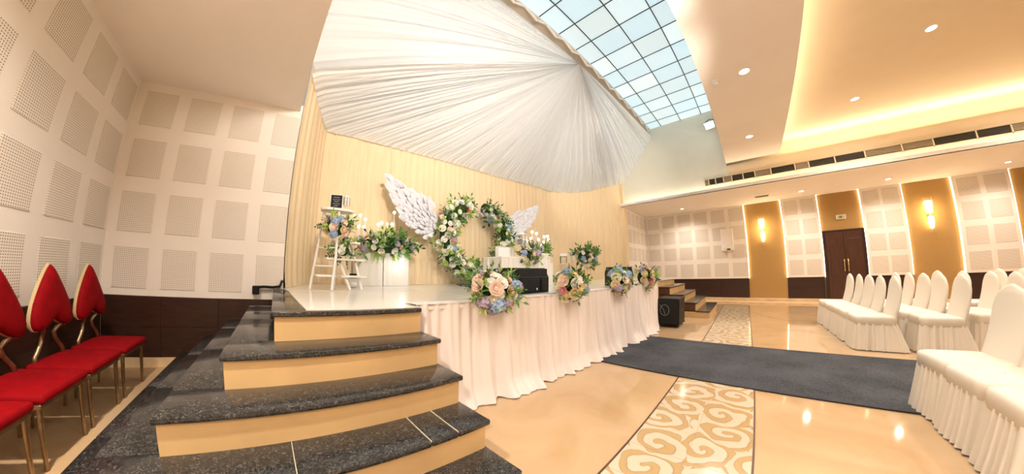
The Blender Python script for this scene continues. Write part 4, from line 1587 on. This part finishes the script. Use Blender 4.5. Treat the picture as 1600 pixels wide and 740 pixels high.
# --- counter, pedestals and decor right of the ring
pedestal(3.12, 4.07, 3.02, 3.45, 1.43, 'wide white draped counter behind the black stage monitor', 5, GP)
pedestal(4.08, 4.46, 3.02, 3.40, 1.525, 'tall white draped pedestal right of the wide counter', 6, GP)
pedestal(4.47, 4.60, 3.06, 3.40, 1.36, 'narrow white pedestal at the right end of the counter', 7, GP)
bouquet('flower_arrangement', 'blue and peach flowers on the front of the wide draped counter', (3.78, 3.0, 1.46), (.20, .16, .14), 20, 30, .058, .12, PAL_MIX, 31)
bouquet('flower_arrangement', 'low leafy garland on the tall draped pedestal under the glowing balls', (4.36, 3.22, 1.60), (.30, .14, .10), 16, 44, .045, .13, [('r', 'petal_ivory', 2), ('h', 'petal_lilac', 2)], 33)
for i, (x, z) in enumerate([(4.28, 1.94), (4.42, 1.92), (4.24, 1.81), (4.48, 1.81), (4.68, 1.88), (4.80, 1.90), (4.85, 1.83), (4.66, 1.77), (4.58, 1.70), (4.02, 1.75), (4.10, 1.75)]):
    candle((x * .97, 3.21, z), 1.50, 'glowing ball on a stem above the right pedestals, %s' % ORD2[i], GL2)
lantern('cage_lantern', 'white cage with two grey bands standing on the wide draped counter', (3.84, 3.20, 1.44), .22, .20, .22)
wt = thing('white_panel_stand', 'white rounded panel behind the right arc of the flower ring', 'panel', (3.72, 3.50, HS))
MB().rbox(-.22, 0, .50, .19, .02, .74, .05, 3).build('panel', 'white_plastic', wt)
for s in (-.15, .13):
    MB().tube([(s, .012, 0), (s, .012, .55)], .008, 6).build('leg', 'white_plastic', wt)

# black stage monitor
def wedge(name, label, loc, rz, w_, d_, h_):
    o = thing(name, label, 'speaker', loc, rz)
    b = MB()
    prof = [(-d_ / 2, 0), (d_ / 2, 0), (d_ / 2, h_ * .72), (d_ * .22, h_), (-d_ * .30, h_), (-d_ / 2, h_ * .62)]
    b.prism(prof, -w_ / 2, w_ / 2, 'X')
    b.build('cabinet', 'black_plastic', o)
    MB().rbox(-w_ * .40, -d_ / 2 - .012, h_ * .06, w_ * .18, -d_ / 2 + .004, h_ * .58, .006, 1).build('front_grille', 'black_grille', o)
    MB().rbox(w_ * .22, -d_ / 2 - .014, h_ * .06, w_ * .42, -d_ / 2 + .004, h_ * .58, .012, 2).build('port', 'black_grille', o)
    MB().rbox(-w_ * .46, -d_ * .49, h_ * .66, w_ * .46, -d_ * .33, h_ * .975, .006, 1).build('top_panel', 'black_matte', o)
    MB().rbox(w_ * .06, -d_ / 2 - .018, h_ * .12, w_ * .09, -d_ / 2 - .010, h_ * .20, .002, 1).build('badge', 'white_plastic', o)
    for s in (-1, 1):
        MB().rbox(s * w_ / 2 - .004, -.06, h_ * .55, s * w_ / 2 + .006, .08, h_ * .68, .004, 1).build('side_handle', 'black_grille', o)
    return o


wedge('stage_monitor', 'black stage monitor speaker between the first two bouquets on the stage edge', (2.86, 2.36, HS + .005), R(0), .66, .34, .32)
wedge('wedge_speaker', 'tilted black wedge speaker between the two farthest bouquets', (5.25, 2.0, HS + .005), R(-48), .42, .36, .34)

# floor amplifier with castors
am = thing('floor_speaker', 'black carpeted bass speaker on castors at the end of the stage skirt', 'speaker', (6.86, 1.40, 0))
MB().rbox(-.33, -.23, .045, .33, .23, .60, .02, 2).build('cabinet', 'black_plastic', am)
MB().rbox(-.345, -.20, .075, -.325, .20, .57, .01, 1).build('front_grille', 'black_grille', am)
for sx in (-1, 1):
    for sy in (-1, 1):
        MB().lathe([(.018, -.012), (.022, -.006), (.022, .006), (.018, .012)], (sx * .27, sy * .18, .022), 12, 'X').build('castor', 'dark_metal', am)
        for z in (.055, .585):
            MB().sphere((sx * .322, sy * .222, z), .020, 7, 5).build('corner_cap', 'dark_metal', am)
MB().tube([(-.352, .06 + .09 * math.cos(t), .36 + .11 * math.sin(t)) for t in [i * PI / 12 for i in range(25)]], .004, 5).build('cable_loop', 'grey_plastic', am)
MB().tube([(-.352, .16, .47), (-.353, .08, .37), (-.352, .05, .27)], .004, 5).build('cable_tail', 'grey_plastic', am)
MB().rbox(-.05, -.236, .30, .05, -.226, .36, .003, 1).build('side_handle', 'dark_metal', am)

# flower stand and cage on the right half of the stage
fs_ = thing('flower_stand', 'thin legged stand holding the big flower ball before the golden curtain', 'stand', (6.75, 3.45, HS + .006))
for i in range(4):
    a = PI / 4 + i * PI / 2
    MB().tube([(.15 * math.cos(a), .15 * math.sin(a), 0), (.11 * math.cos(a), .11 * math.sin(a), .40)], .006, 6).build('leg', 'brass', fs_)
MB().lathe([(.16, .40), (.16, .412)], n=20).build('top_plate', 'white_plastic', fs_)
bouquet('flower_arrangement', 'big flower ball of greenery, white and blue blooms on the thin legged stand', (6.75, 3.45, 1.56), (.30, .28, .24), 30, 60, .062, .17, [('r', 'petal_white', 4), ('r', 'petal_ivory', 2), ('h', 'petal_blue', 1.2), ('r', 'petal_peach', 1)], 41, greens=['leaf_green', 'leaf_dark', 'leaf_green'], front=(-.6, -.8, .3))
wbp = thing('white_board', 'plain pale board standing behind the big flower ball', 'board', (6.95, 3.95, HS + .006), R(20))
MB().rbox(-.30, 0, .55, .22, .02, .86, .01, 1).build('panel', 'white_plastic', wbp)
for s in (-.2, .12):
    MB().tube([(s, .01, 0), (s, .01, .56)], .008, 6).build('leg', 'white_plastic', wbp)
cg = thing('cage_stand', 'white stand with dark vertical bars left of the big flower ball', 'stand', (6.05, 3.70, HS + .006), R(30))
MB().tube([(0, 0, 0), (0, 0, .45)], .010, 6).build('post', 'white_plastic', cg)
MB().lathe([(.10, 0), (.10, .012), (.02, .03)], n=16).build('foot', 'white_plastic', cg)
MB().rbox(-.19, -.09, .45, .19, .09, .465, .004, 1).build('tray', 'white_plastic', cg)
MB().rbox(-.19, -.09, .63, .19, .09, .70, .012, 2).build('lid', 'white_wood', cg)
for i in range(11):
    for s in (-1, 1):
        x = -.175 + i * .035
        MB().box(x - .007, s * .075 - .005, .465, x + .007, s * .075 + .005, .64).build('bar', 'dark_metal', cg)
bouquet('potted_greens', 'small leafy green sprig at the foot of the right pedestals', (4.85, 3.25, 1.02), (.06, .06, .08), 1, 14, .02, .12, PAL_RUN, 51, 'plant')

# small things left on the stage
bx = thing('adaptor_box', 'tiny black box at the top of the far side steps', 'box', (8.75, 2.22, HS + .004))
MB().rbox(-.14, -.06, 0, .14, .06, .045, .008, 1).build('case', 'black_plastic', bx)
MB().tube([(.14, 0, .02), (.22, .03, .01), (.34, .0, .008)], .006, 5).build('lead', 'black_plastic', bx)
cbl = thing('cable_bundle', 'dark cable bundle at the foot of the wall beside the side curtain', 'cable', (-.06, 3.58, HS))
MB().tube([(-.15, .03, .012), (-.06, .0, .022), (.04, .02, .016), (.12, .04, .03), (.15, .055, .10)], .016, 7).build('cable', 'black_plastic', cbl)
MB().rbox(-.20, -.02, -.07, -.12, .04, .03, .006, 1).build('socket_box', 'black_plastic', cbl)
